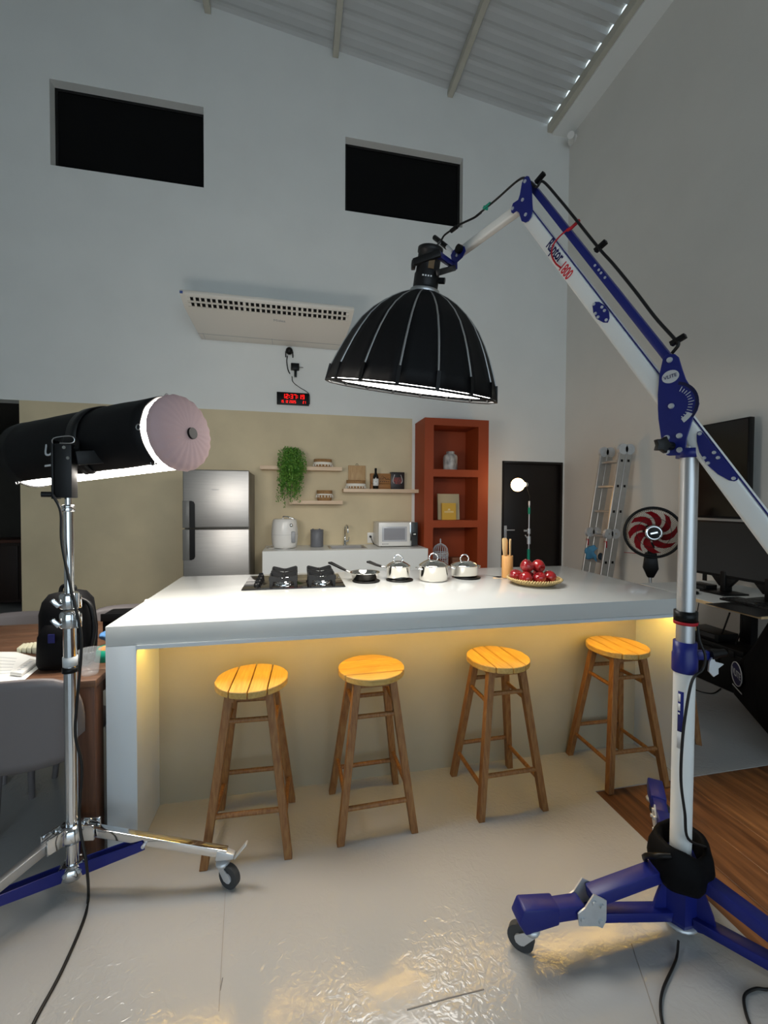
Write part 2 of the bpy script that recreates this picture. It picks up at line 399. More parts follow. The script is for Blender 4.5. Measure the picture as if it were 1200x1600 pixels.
# ================================================================== KITCHEN ISLAND
IX0, IX1, IY0, IY1, IZ = -.750, 2.110, 1.863, 3.020, .945
isl = thing('kitchen_island', 'long white kitchen island with waterfall sides and a lit beige front recess', 'kitchen island', (.68, 2.44, 0))
MB().box(IX0, IX1, IY0, IY1, IZ-.082, IZ).build('countertop', M_solid, isl, bevel=.003)
MB().box(IX0, IX0+.113, IY0, IY1, 0, IZ-.082).build('side_panel', M_islfront, isl, bevel=.002)
MB().box(IX1-.112, IX1, IY0, IY1, 0, IZ-.082).build('side_panel', M_islfront, isl, bevel=.002)
MB().box(IX0+.113, IX1-.112, 2.147, 2.20, .0, IZ-.082).build('front_panel', M_islbeige, isl)['label'] = 'beige cement-look panel'
MB().box(IX0+.113, IX1-.112, 2.95, 3.0, 0, IZ-.082).build('back_panel', M_islfront, isl)
MB().box(IX0+.113, IX1-.112, IY0-.006, IY0+.022, IZ-.098, IZ-.082).build('light_lip', M_islfront, isl)
MB().box(IX0+.13, IX1-.13, IY0+.034, IY0+.046, IZ-.0885, IZ-.0825).build('led_strip', M_led, isl)['label'] = 'warm yellow light strip'

# ================================================================== BAR STOOLS
def make_stool(name, label):
    t = thing(name, label, 'stool', group='slatted wooden bar stools')
    R_, zt, th = .153, .685, .028
    edges = [-R_, -.076, 0, .076, R_]
    for i in range(4):
        lo, hi = edges[i]+.0026, edges[i+1]-.0026
        a0, a1 = math.asin(max(-1,lo/R_)), math.asin(min(1,hi/R_)); n = 12
        right = [(R_*math.cos(a0+(a1-a0)*k/n), R_*math.sin(a0+(a1-a0)*k/n)) for k in range(n+1)]
        left = [(-x_, y_) for x_, y_ in reversed(right)]
        poly = right+left; q = []
        for p in poly:
            if not q or (V(p)-V(q[-1])).length > 1e-4: q.append(p)
        if (V(q[0])-V(q[-1])).length < 1e-4: q.pop()
        MB().prism(q, (0,0,zt-th), (1,0,0), (0,1,0), th).build('seat_slat', M_stool_seat, t, bevel=.0025, seg=1)
    MB().bar((-.1,-.072,zt-th-.017),(.1,-.072,zt-th-.017),.022,.034).build('seat_rail', M_stool, t)
    MB().bar((-.1,.072,zt-th-.017),(.1,.072,zt-th-.017),.022,.034).build('seat_rail', M_stool, t)
    MB().bar((-.072,-.061,zt-th-.017),(-.072,.061,zt-th-.017),.022,.034).build('seat_rail', M_stool, t)
    MB().bar((.072,-.061,zt-th-.017),(.072,.061,zt-th-.017),.022,.034).build('seat_rail', M_stool, t)
    top, bot = .080, .163
    def at(z): return bot+(top-bot)*z/(zt-th)
    for sx in (-1,1):
        for sy in (-1,1):
            vs = []
            for z in (0, zt-th):
                c = at(z); hw = .017 if z else .0155
                vs += [(sx*c+i*hw, sy*c+j*hw, z) for i, j in ((-1,-1),(1,-1),(1,1),(-1,1))]
            MB().add(vs, [(3,2,1,0),(4,5,6,7),(0,1,5,4),(1,2,6,5),(2,3,7,6),(3,0,4,7)]).build('leg', M_stool, t, bevel=.002, seg=1)
    for z, ax in ((.135,0),(.505,0),(.185,1),(.545,1)):
        c = at(z)
        for s_ in (-1,1):
            if ax == 0: MB().cyl((-c+.012,s_*c,z),(c-.012,s_*c,z),.0105,n=10).build('rung', M_stool, t)
            else: MB().cyl((s_*c,-c+.012,z),(s_*c,c-.012,z),.0105,n=10).build('rung', M_stool, t)
    return t
st = make_stool('bar_stool', 'bar stool at the left end of the island, nearest the tripod tube light')
st.location = (-.188, 1.893, 0); st.rotation_euler = (0,0,math.radians(88))
MW[st] = Matrix.Translation((-.188,1.893,0)) @ Matrix.Rotation(math.radians(88),4,'Z')
dup(st, (.342,1.912,0), math.radians(1.5), 'bar stool second from the left, its seat slats running along the island')
dup(st, (.984,1.919,0), math.radians(91), 'bar stool third from the left, standing in the middle right of the island')
dup(st, (1.704,1.957,0), math.radians(88.5), 'bar stool nearest the boom stand, one foot on the oak planks')
dup(st, (2.378,2.292,0), math.radians(45), 'bar stool behind the right end of the island, only one leg in view')

# ================================================================== ON THE ISLAND
# ---- gas cooktop
cz = IZ
t = thing('gas_cooktop', 'black glass gas cooktop with four burners set into the island', 'cooktop', (-.02, 2.70, cz))
CX0, CX1, CY0, CY1 = -.305, .285, 2.475, 2.915
MB().box(CX0, CX1, CY0, CY1, cz+.0002, cz+.007).build('glass_plate', M_glassb, t, bevel=.002)
bx = (-.075, .150)
for i, x_ in enumerate(bx):
    for j, y_ in enumerate((2.585, 2.805)):
        MB().lathe([(.052,cz+.007),(.052,cz+.018),(.046,cz+.022),(.030,cz+.022),(.030,cz+.030),(.024,cz+.033),(0,cz+.033)], (x_,y_,0), 20).build('burner', M_chrome, t)
        g = .078
        for s_ in (-1,1):       # grate plate with a V notch in its top edge
            pl = [(-g,.0),(-g+.014,.0),(-g+.020,.034),(0,.030),(g-.020,.034),(g-.014,0),(g,0),(g,.064),(g*.88,.066),(0,.048),(-g*.88,.066),(-g,.064)]
            MB().prism(pl, (x_,y_+s_*g+.004,cz+.007), (1,0,0), (0,0,1), .008).build('grate_plate', M_iron, t)
        for s_ in (-1,1):
            pl = [(-g,.036),(0,.034),(g,.036),(g,.060),(0,.048),(-g,.060)]
            MB().prism(pl, (x_+s_*g-.004,y_,cz+.007), (0,1,0), (0,0,1), .008).build('grate_plate', M_iron, t)
        for ax, ay in ((1,0),(-1,0),(0,1),(0,-1)):
            MB().bar((x_+ax*g,y_+ay*g,cz+.052),(x_+ax*.03,y_+ay*.03,cz+.050),.008,.012).build('grate_finger', M_iron, t)
for k in range(4):
    MB().lathe([(.019,0),(.019,.012),(.014,.024),(0,.024)], (-.225,2.55+k*.095,cz+.007), 16).build('knob', M_black, t)
    MB().bar((-.238,2.55+k*.095,cz+.034),(-.212,2.55+k*.095,cz+.034),.007,.01).build('knob_grip', M_black, t)
# ---- pans
def trivet(p, r, lab):
    o = MB().lathe([(0,0),(r-.004,0),(r,.003),(r,.007),(r-.004,.009),(0,.009)], (0,0,0), 32).xf(Matrix.Translation((p.x,p.y,cz))).build('trivet', M_black, loc=(p.x,p.y,cz))
    tag(o, lab, 'trivet', 'black round trivets')
fp = V((.430,2.66,0)); sp = V((.650,2.655,0)); bp_ = V((.873,2.60,0)); cp = V((1.114,2.665,0))
trivet(fp+V((.005,-.025,0)), .088, 'round black trivet under the open frying pan')
trivet(sp+V((.005,-.02,0)), .088, 'round black trivet under the small lidded saucepan')
trivet(cp+V((.01,-.025,0)), .088, 'round black trivet under the pot nearest the fruit basket')
def long_handle(t, p, z, ang, L, rise, m, r0):
    d = V((math.cos(ang),math.sin(ang),0)); a = p+d*r0+V((0,0,z))
    MB().bar(a-d*.006, a+d*.045+V((0,0,rise*.25)), .018, .007, w1=.012).build('handle_bracket', M_steel, t, bevel=.002)
    MB().tube([a+d*.04+V((0,0,rise*.22)), a+d*.08+V((0,0,rise*.5)), a+d*(L-.02)+V((0,0,rise)), a+d*L+V((0,0,rise))], [.007,.0095,.0105,.006], n=10).build('handle', M_black if m else M_steel, t)
z0 = cz+.009
t = thing('frying_pan', 'open polished steel frying pan with a black handle', 'frying pan', (fp.x,fp.y,z0))
MB().lathe([(0,0),(.068,0),(.078,.006),(.093,.044),(.097,.046),(.0965,.048),(.090,.044),(.075,.010),(0,.008)], (fp.x,fp.y,z0), 36).build('pan', M_steel, t)
long_handle(t, fp, z0+.036, math.radians(148), .17, .055, 1, .092)
def lid(t, c, z, r, h):
    L = MB().lathe([(r+.004,0),(r+.005,.003),(r,.006),(r*.8,h*.5),(r*.45,h*.88),(0,h)], (c.x,c.y,z), 32).build('lid', M_steel, t)
    pts = [(c.x-.026,c.y,z+h-.003)]+[(c.x-.030*math.cos(a),c.y,z+h+.008+.030*math.sin(a)) for a in [PI*k/8 for k in range(9)]]+[(c.x+.026,c.y,z+h-.003)]
    MB().tube(pts, .0045, n=8).build('lid_handle', M_chrome, L)
def pot(c, r, h, z, body, mh):
    body.build('pot', M_steel, mh)
def side_handles(t, c, r, z, ang):
    for s_ in (0,1):
        a = ang+PI*s_; d = V((math.cos(a),math.sin(a),0)); e = V((-d.y,d.x,0)); o = V((c.x,c.y,z))+d*r
        MB().tube([o+e*.03, o+d*.014+e*.030, o+d*.024+e*.018+V((0,0,.004)), o+d*.026+V((0,0,.005)), o+d*.024-e*.018+V((0,0,.004)), o+d*.014-e*.03, o-e*.03], .005, n=8).build('side_handle', M_chrome, t)
t = thing('saucepan', 'small polished steel saucepan with lid and one long handle', 'saucepan', (sp.x,sp.y,z0))
MB().lathe([(0,0),(.066,0),(.073,.006),(.075,.012),(.075,.078),(.078,.080),(.074,.081),(0,.079)], (sp.x,sp.y,z0), 36).build('pot', M_steel, t)
lid(t, sp, z0+.081, .074, .034); long_handle(t, sp, z0+.066, math.radians(150), .145, .030, 1, .074)
t = thing('stock_pot', 'largest polished steel pot with domed lid and two side handles', 'pot', (bp_.x,bp_.y,cz))
MB().lathe([(0,.0002),(.083,.0002),(.090,.006),(.092,.012),(.092,.094),(.096,.096),(.091,.097),(0,.095)], (bp_.x,bp_.y,cz), 36).build('pot', M_steel, t)
lid(t, bp_, cz+.097, .091, .040); side_handles(t, bp_, .092, cz+.080, math.radians(8))
t = thing('casserole_pot', 'low polished steel pot with lid standing nearest the fruit basket', 'pot', (cp.x,cp.y,z0))
MB().lathe([(0,0),(.080,0),(.087,.006),(.089,.012),(.089,.070),(.092,.072),(.088,.073),(0,.071)], (cp.x,cp.y,z0), 36).build('pot', M_steel, t)
lid(t, cp, z0+.073, .088, .034); side_handles(t, cp, .089, z0+.060, math.radians(10))
# ---- bamboo utensil cup with wooden utensils
uc = V((1.395, 2.60, cz))
t = thing('utensil_cup', 'round bamboo utensil cup behind the fruit basket', 'cup', uc)
MB().lathe([(0,.0005),(.036,.0005),(.037,.004),(.037,.148),(.0355,.150),(.033,.148),(.033,.008),(0,.008)], uc, 28).build('cup_body', M_bamboo, t)
def utensil(name, lab, dx, dy, lx, ly, L, wd, kind, rz=0):
    p0 = uc+V((dx,dy,.010)); p1 = uc+V((lx,ly,L)); d = (p1-p0).normalized(); u = V((math.cos(rz),math.sin(rz),0)); u = (u-d*u.dot(d)).normalized()
    ln = (p1-p0).length
    if kind == 'spatula': pr = [(0,.006),(.45,.006),(.6,.012),(.72,wd),(.97,wd*1.05),(1.0,wd*.8)]
    elif kind == 'spoon': pr = [(0,.005),(.5,.006),(.7,.009),(.82,wd),(.92,wd*.95),(1.0,wd*.35)]
    else: pr = [(0,.007),(.5,.009),(.7,.013),(.9,.015),(1.0,.009)]
    poly = [(w_, s_*ln) for s_, w_ in pr]+[(-w_, s_*ln) for s_, w_ in reversed(pr)]
    o = MB().prism(poly, p0, u, d, .006, -.003).build(name, M_spoon, loc=p0, bevel=.0015)
    return tag(o, lab, 'utensil', 'wooden utensils in the bamboo cup')
utensil('wooden_spatula', 'broad flat wooden spatula, leftmost in the bamboo cup', -.020, -.004, -.022, .0, .268, .018, 'spatula', .2)
utensil('wooden_fork', 'thin wooden utensil handle in the middle of the bamboo cup', .000, .015, -.002, .012, .258, .012, 'handle', .6)
utensil('wooden_spoon', 'slim wooden spoon right of the middle in the bamboo cup', .012, -.010, .010, -.012, .262, .013, 'spoon', 1.0)
utensil('wooden_turner', 'curved wooden turner, rightmost in the bamboo cup', .022, .008, .026, .006, .260, .013, 'spatula', .9)
def lying(name, lab, p, q, wd, z):
    p = V((*p,z)); q = V((*q,z)); d = (q-p); ln = d.length; d.normalize(); u = V((0,0,1)).cross(d)
    pr = [(0,.006),(.55,.008),(.68,.014),(.80,wd),(.93,wd),(1,wd*.5)]
    poly = [(w_, s_*ln) for s_, w_ in pr]+[(-w_, s_*ln) for s_, w_ in reversed(pr)]
    o = MB().prism(poly, p, u, d, .013).build(name, M_spoon, loc=p, bevel=.003); tag(o, lab, 'utensil')
a = onz(752,897.5,cz); c_ = onz(784,902,cz)
lying('wooden_ladle', 'wooden spoon lying flat on the island left of the bamboo cup', (a.x,a.y), (c_.x,c_.y), .028, cz)
a = onz(765,901,cz); c_ = onz(786,903,cz)
lying('wooden_scraper', 'short wooden scraper lying flat by the foot of the bamboo cup', (c_.x-.005,c_.y-.02), (a.x,a.y-.045), .024, cz+.0002)
# ---- fruit basket and apples
bc = V((1.452, 2.365, cz))
t = thing('woven_fruit_basket', 'shallow round woven straw basket holding red apples', 'basket', bc)
MB().lathe([(0,.0005),(.105,.0005),(.125,.008),(.150,.026),(.160,.034),(.154,.036),(.140,.026),(.115,.012),(0,.010)], bc, 40).build('tray', M_straw, t)
rim = MB()
for k in range(64):
    a = 2*PI*k/64; a2 = a+2*PI/64*.9
    rim.tube([bc+V((.153*math.cos(a),.153*math.sin(a),.028)), bc+V((.163*math.cos((a+a2)/2),.163*math.sin((a+a2)/2),.037)), bc+V((.155*math.cos(a2),.155*math.sin(a2),.041))], .0055, n=5)
rim.build('braided_rim', M_straw, t)
def apple_mesh():
    prof = [(0,.012),(.010,.008),(.020,.0015),(.027,.0),(.034,.006),(.040,.018),(.044,.034),(.045,.046),(.042,.058),(.035,.067),(.026,.071),(.016,.069),(.008,.063),(0,.058)]
    m_ = MB().lathe(prof, (0,0,0), 24); m_.v = [p-V((0,0,.036)) for p in m_.v]; return m_
apple0 = None
ap = [('red apple at the left end of the basket, partly behind another', -.104,.036,.050,(.3,.1,0),.9),
      ('red apple in the front row at the left of the basket', -.084,-.045,.046,(-.9,.2,.4),.9),
      ('dark red apple in the middle of the front row in the basket', .000,-.058,.046,(.15,-.2,0),.9),
      ('red apple at the right end of the basket with its dimple turned out', .082,-.035,.046,(-.5,.9,0),.9),
      ('red apple on top of the pile at the left', -.058,-.012,.116,(.7,-.3,1),.9),
      ('red apple on top of the pile at the right, dimple turned to the front', .024,-.006,.112,(-1.1,-.35,0),.9),
      ('red apple hidden low at the back in the middle of the basket', -.022,.036,.046,(.2,.5,0),.9),
      ('red apple hidden low at the back right of the basket', .060,.044,.046,(.4,-.5,2),.9)]
for lab, dx, dy, dz, rot, sc in ap:
    if apple0 is None:
        apple0 = apple_mesh()
        t = thing('red_apple', lab, 'apple', group='red apples in the straw basket')
        body0 = apple0.build('fruit', M_apple, t); MB().tube([(0,0,.020),(.003,0,.034),(.007,.002,.044)], .0016, n=5).build('stem', M_stem, t)
        first = t; o = t
    else: o = dup(first, (0,0,0), 0, lab)
    o.location = bc+V((dx,dy,dz)); o.rotation_euler = rot; o.scale = (sc,)*3
o = MB().tube([bc+V((.118,.006,.046)), bc+V((.126,.000,.062)), bc+V((.136,-.004,.058)), bc+V((.140,-.006,.042))], .003, n=6)
o.tube([bc+V((.124,-.012,.044)), bc+V((.134,-.018,.058)), bc+V((.143,-.020,.052)), bc+V((.145,-.020,.040))], .003, n=6)
tag(o.build('metal_tongs', M_chrome, loc=bc+V((.12,0,.04))), 'bent steel tongs at the right end of the fruit basket', 'tongs')

# ================================================================== BACK KITCHEN LINE
# ---- refrigerator
FX0, FX1, FY0, FY1, FZ, FS = -1.158, -.494, 4.70, 5.32, 1.781, 1.163
t = thing('refrigerator', 'two-door brushed steel refrigerator against the beige wall', 'refrigerator', ((FX0+FX1)/2, 5.0, 0))
MB().box(FX0+.004, FX1-.004, FY0+.065, FY1, .03, FZ-.012).build('cabinet', mat('fridge_side_grey', (120,114,104), .45, metal=.3), t, bevel=.004)
up_ = MB().box(FX0, FX1, FY0, FY0+.06, FS+.006, FZ).build('door', M_brushed, t, bevel=.012, seg=3)
dn_ = MB().box(FX0, FX1, FY0, FY0+.06, .06, FS-.006).build('door', M_brushed, t, bevel=.012, seg=3)
def hnd(par, z0, z1, top):
    hx = FX0+.120; r = .035
    c = [(FX0+.068,z0),(hx,z0),(hx,z1-r),(hx-r*.3,z1-r*.3),(hx-r,z1),(FX0+.068,z1)] if top else [(FX0+.068,z0),(hx-r,z0),(hx-r*.3,z0+r*.3),(hx,z0+r),(hx,z1),(FX0+.068,z1)]
    MB().prism(c, (0,FY0-.003,0), (1,0,0), (0,0,1), .004, -.002).build('handle_recess', M_black, par)
    MB().box(FX0+.002, FX0+.068, FY0-.018, FY0-.001, z0, z1).build('handle', mat('handle_grey', (104,104,102), .4), par, bevel=.004)
hnd(up_, FS+.008, FS+.29, True); hnd(dn_, FS-.33, FS-.008, False)
mk = MB()
for k in range(7): mk.box(-.870+k*.010, -.864+k*.010, FY0-.002, FY0, 1.565, 1.577+(.004 if k in (0,6) else 0))
mk.build('badge', M_applg, up_)
# ---- white back counter with a sink let in
BX0, BX1, BY0, BZ = -.366, 1.532, 4.775, .902
SX0, SX1, SY0, SY1 = .40, .80, 4.90, 5.22
t = thing('back_counter', 'low white counter block under the wall shelves', 'counter', (.58, 5.1, 0))
yb_ = YB-.004
MB().box(BX0, BX1, BY0, BY0+.05, 0, BZ-.04).build('front_panel', M_bcount, t)
MB().box(BX0, BX0+.05, BY0+.05, yb_, 0, BZ-.04).build('side_panel', M_bcount, t)
MB().box(BX1-.05, BX1, BY0+.05, yb_, 0, BZ-.04).build('side_panel', M_bcount, t)
MB().box(BX0, BX1, BY0, SY0, BZ-.04, BZ).box(BX0, BX1, SY1, yb_, BZ-.04, BZ).box(BX0, SX0, SY0, SY1, BZ-.04, BZ).box(SX1, BX1, SY0, SY1, BZ-.04, BZ).build('worktop', M_bcount, t)
t = thing('kitchen_sink', 'small stainless steel sink sunk in the back counter', 'sink', (.6,5.06,BZ-.15))
r0 = MB(); e = .022
r0.box(SX0-e, SX1+e, SY0-e, SY0+.004, BZ+.0002, BZ+.004).box(SX0-e, SX1+e, SY1-.004, SY1+e, BZ+.0002, BZ+.004).box(SX0-e, SX0+.004, SY0+.004, SY1-.004, BZ+.0002, BZ+.004).box(SX1-.004, SX1+e, SY0+.004, SY1-.004, BZ+.0002, BZ+.004)
r0.build('rim', M_brushed, t)
MB().box(SX0+.001, SX0+.004, SY0+.004, SY1-.004, BZ-.15, BZ+.0002).box(SX1-.004, SX1-.001, SY0+.004, SY1-.004, BZ-.15, BZ+.0002).box(SX0+.001, SX1-.001, SY0+.001, SY0+.004, BZ-.15, BZ+.0002).box(SX0+.001, SX1-.001, SY1-.004, SY1-.001, BZ-.15, BZ+.0002).box(SX0+.001, SX1-.001, SY0+.001, SY1-.001, BZ-.154, BZ-.15).build('basin', M_brushed, t)
t = thing('kitchen_faucet', 'tall chrome gooseneck faucet behind the sink', 'faucet', (.60,5.29,BZ))
MB().lathe([(0,0),(.026,0),(.026,.008),(.018,.014),(.016,.075),(.011,.085),(0,.085)], (.60,5.29,BZ), 16).build('base', M_chrome, t)
MB().tube([(.60,5.29,BZ+.08),(.60,5.29,BZ+.20)]+[(.60+.012*(1-math.cos(a)),5.29-.055*(1-math.cos(a)),BZ+.20+.06*math.sin(a)) for a in [PI*k/8 for k in range(9)]]+[(.624,5.18,BZ+.165)], .0095, n=10).build('spout', M_chrome, t)
MB().cyl((.60,5.29,BZ+.05),(.645,5.285,BZ+.06),.009,n=8).tube([(.645,5.285,BZ+.06),(.652,5.28,BZ+.11)],.005,n=6).build('lever', M_chrome, t)
# ---- air fryer
af = V((-.135, 5.08, BZ))
t = thing('air_fryer', 'white egg-shaped air fryer standing on the back counter', 'air fryer', af)
MB().lathe([(0,.008),(.120,.008),(.135,.014),(.147,.07),(.153,.14),(.151,.22),(.143,.30),(.134,.335),(.120,.345),(0,.347)], af, 32).build('body', M_appl, t)
MB().lathe([(.05,0),(.05,.009),(0,.009)], af+V((0,-.06,0)), 12).lathe([(.03,0),(.03,.009),(0,.009)], af+V((.06,.06,0)), 12).lathe([(.03,0),(.03,.009),(0,.009)], af+V((-.06,.06,0)), 12).build('feet', M_appl, t)
MB().lathe([(0,0),(.022,0),(.020,.016),(0,.018)], (0,0,0), 16).xf(Matrix.Translation(af+V((.075,-.124,.275))) @ Matrix.Rotation(PI/2,4,'X') @ Matrix.Rotation(-.4,4,'Y')).build('dial', M_chrome, t)
MB().lathe([(.150,.163),(.1545,.165),(.150,.167)], af, 32).build('drawer_line', M_applg, t)
MB().bar(af+V((.098,-.120,.205)), af+V((.100,-.128,.075)), .045, .045, up=(0,1,0)).build('basket_handle', M_applg, t, bevel=.008)
MB().tube([af+V((-.02,0,.345)), af+V((-.02,0,.372)), af+V((.03,-.01,.372)), af+V((.09,-.02,.352)), af+V((.11,-.02,.34))], .008, n=8).build('top_vent', M_chrome, t)
tag(MB().tube(cat_rom([af+V((-.13,.10,.03)), af+V((-.18,.12,.012)), af+V((-.20,.02,.006)), af+V((-.17,-.06,.006)), af+V((-.11,-.08,.012))]), .004, n=6).build('white_cable', M_appl, loc=af+V((-.15,.05,0))), 'white power cord lying beside the air fryer', 'cord')
# ---- grey canister
cc = V((.245, 5.17, BZ))
t = thing('canister', 'matte grey cylindrical canister between air fryer and faucet', 'canister', cc)
MB().lathe([(0,.0005),(.074,.0005),(.077,.004),(.077,.190),(.074,.193),(0,.193)], cc, 28).build('body', M_can, t)
MB().lathe([(0,.193),(.079,.193),(.079,.208),(.075,.211),(0,.211)], cc, 28).build('lid', M_can, t)
MB().lathe([(0,.211),(.010,.211),(.012,.222),(0,.224)], cc+V((-.05,-.02,0)), 10).lathe([(0,.211),(.010,.211),(.012,.222),(0,.224)], cc+V((.03,-.02,0)), 10).build('knob', M_can, t)
# ---- microwave oven
a = ony(592,816.5,5.0); c_ = ony(652.5,855,5.0); MX0, MX1, MZ0, MZ1 = a.x, c_.x, BZ+.012, a.z
t = thing('microwave_oven', 'white microwave oven with black control strip on the back counter', 'microwave', ((MX0+MX1)/2,5.18,BZ))
MB().box(MX0, MX1, 5.02, 5.375, MZ0, MZ1).build('case', M_appl, t, bevel=.005)
xs_ = MX0+(MX1-MX0)*.80
dr = MB().box(MX0, xs_, 5.0, 5.019, MZ0, MZ1).build('door', M_appl, t, bevel=.004)
MB().box(MX0+.04, xs_-.04, 4.998, 5.0005, MZ0+.055, MZ1-.05).build('window_frame', mat('mw_frame', (190,192,198), .2), dr, bevel=.001)
MB().box(MX0+.065, xs_-.065, 4.9965, 4.999, MZ0+.075, MZ1-.07).build('window', mat('mw_window', (152,152,158), .12), dr)
mk = MB().box(MX0+.045, MX0+.058, 4.9985, 5.0, MZ0+.02, MZ0+.032)
for k in range(6): mk.box(MX0+.066+k*.010, MX0+.072+k*.010, 4.9985, 5.0, MZ0+.021, MZ0+.031)
mk.build('badge', M_applg, dr)
MB().box(xs_, xs_+.018, 4.998, 5.019, MZ0, MZ1).build('door_edge', M_chrome, t, bevel=.003)
cp_ = MB().box(xs_+.018, MX1, 5.0, 5.019, MZ0, MZ1).build('control_panel', mat('mw_panel', (58,60,62), .25), t, bevel=.003)
MB().box(xs_+.03, MX1-.012, 4.998, 5.0, MZ0+.12, MZ0+.165).build('display', M_black, cp_)
MB().box(xs_+.042, MX1-.025, 4.9965, 4.999, MZ0+.135, MZ0+.15).build('dial', M_appl, cp_)
for s_ in (0,1): MB().lathe([(0,0),(.014,0),(.014,.012),(0,.012)], (MX0+.05+s_*(MX1-MX0-.1), 5.08, BZ+.0002), 10).build('foot', M_black, t)
o = thing('power_outlet', 'square white wall outlet beside the microwave', 'outlet', ony(582,840,YB))
a = ony(574,832,YB); c_ = ony(590,848,YB)
MB().box(a.x, c_.x, YB-.012, YB-.0025, c_.z, a.z).build('cover_plate', M_appl, o, bevel=.003)
pc = ony(580,838,YB); MB().box(pc.x-.022, pc.x+.022, YB-.014, YB-.0121, pc.z-.03, pc.z+.03).build('socket_face', M_paper, o, bevel=.002)
p0 = ony(579,838.5,YB-.03)
t = thing('microwave_plug', 'black plug and cord running from the outlet to the microwave', 'cord', p0)
MB().cyl(p0+V((0,.016,0)), p0+V((0,-.02,0)), .016, .012, n=12).build('plug', M_black, t)
MB().tube(cat_rom([p0+V((0,-.018,0)), p0+V((.015,-.035,-.05)), p0+V((.05,-.02,-.11)), p0+V((.09,-.01,-.125))]), .0045, n=6).build('cord', M_cable, t)
# ---- wall shelves
def shelf(lab, x0, x1, z):
    o = MB().box(x0, x1, YB-.20, YB-.0025, z-.045, z).build('wall_shelf', M_wood_l, loc=((x0+x1)/2,YB-.1,z-.045), bevel=.002)
    return tag(o, lab, 'shelf', 'pale floating wall shelves')
S1Z = ony(470,728.5,5.2).z; S2Z = ony(495,782.2,5.2).z; S3Z = ony(596,764,5.2).z
shelf('top pale wood floating shelf carrying the trailing plant', ony(406,728,5.2).x, ony(534.5,730,5.2).x, S1Z)
shelf('lowest pale wood floating shelf under the trailing plant', ony(452,782,5.2).x, ony(535.5,782,5.2).x, S2Z)
shelf('pale wood floating shelf butting against the red bookcase, holding the wine bottle', ony(537,764,5.2).x, 1.538, S3Z)
# ---- trailing plant
px0 = ony(456,700,5.28)
t = thing('trailing_plant', 'artificial green trailing plant hanging over the top shelf', 'plant', (px0.x,5.28,S1Z))
MB().lathe([(0,.001),(.055,.001),(.070,.10),(.066,.102),(.055,.09),(0,.09)], (px0.x,5.29,S1Z), 20).build('pot', M_can, t)
lf = MB(); stems = []
strands = 95
for s_ in range(strands):
    th = random.uniform(-PI, .1) if s_ > 14 else random.uniform(0, 2*PI)
    rr = random.uniform(.01, .135)
    L = random.uniform(.16, .60)*(1 if s_ % 3 else 1.12)
    p = V((px0.x+random.uniform(-.04,.04), 5.28+random.uniform(-.03,.02), S1Z+random.uniform(.10,.19)))
    out = V((math.cos(th)*rr*.95, -abs(math.sin(th))*rr*.55-.035, 0))
    pts = []
    n = 26
    for k in range(n):
        u = k/(n-1); a = min(1, u*3.4)
        q = p+out*(a**.8)*(1+.22*u)+V((0,-.075*min(1,u*2.5),0))+V((0,0, .055*math.sin(min(1,u*3)*PI)*.8-L*max(0,u-.10)**1.05))
        q += V((random.uniform(-.012,.012), random.uniform(-.012,.012), 0))
        if q.z < S1Z+.01 and q.y > 5.185: q.y = 5.185-random.uniform(0,.03)
        pts.append(q)
    stems.append(pts)
    for q in pts:
        for _ in range(5):
            d = V((random.gauss(0,1), random.gauss(-.4,1), random.gauss(-.1,.8))).normalized()
            sd = d.orthogonal().normalized(); sd = Matrix.Rotation(random.uniform(0,6.28),3,d) @ sd
            l = random.uniform(.016,.027); w_ = l*.32; c = q+d*.004
            lf.add([c, c+d*l*.45+sd*w_, c+d*l, c+d*l*.45-sd*w_], [(0,1,2,3)])
fo = lf.build('foliage', M_leaf, t, recalc=False); fo['kind'] = 'stuff'
sm = MB()
for pts in stems: sm.tube(pts[::4], .0012, n=3, cap=False)
sm.build('stems', mat('stem_green', (74,104,48), .6), t)['kind'] = 'stuff'
# ---- baskets
def basket(lab, c, rx, ry, h, body, fr0, fr1, tass):
    t = thing('fringed_basket', lab, 'basket', c, group='small seagrass baskets with white fringe')
    MB().lathe([(0,.0005),(.86,.0005),(.93,h*.12),(1,h*.6),(1,h),(.95,h),(.94,h*.5),(.8,.006),(0,.006)], c, 28, sx=rx, sy=ry).build('basket_body', body, t)
    MB().lathe([(1.0,h*fr1),(1.035,h*fr1-.002),(1.05,h*fr0+.002),(1.0,h*fr0)], c, 28, sx=rx, sy=ry).build('fringe_band', M_cotton, t)
    fm = MB()
    for k in range(tass):
        a = 2*PI*k/tass; p = c+V((rx*1.05*math.cos(a), ry*1.05*math.sin(a), h*fr0+.004))
        fm.cyl(p, p-V((0,0,h*.24)), .003, .009, n=6)
    fm.build('tassels', M_cotton, t)
z = S1Z; b0 = ony(504.5,720,5.29); basket('basket with white fringe on the top shelf beside the trailing plant', V((b0.x,5.29,z)), .112, .085, .098, M_seagrass, .30, .62, 18)
b0 = ony(507,774,5.29); basket('small brown basket with white tassels on the lowest shelf', V((b0.x,5.29,S2Z)), .096, .080, .128, M_seagrass, .52, .66, 16)
b0 = ony(556,757,5.27); basket('white fringed basket in front of the cutting board', V((b0.x,5.27,S3Z)), .120, .065, .108, M_seagrass, .28, .60, 20)
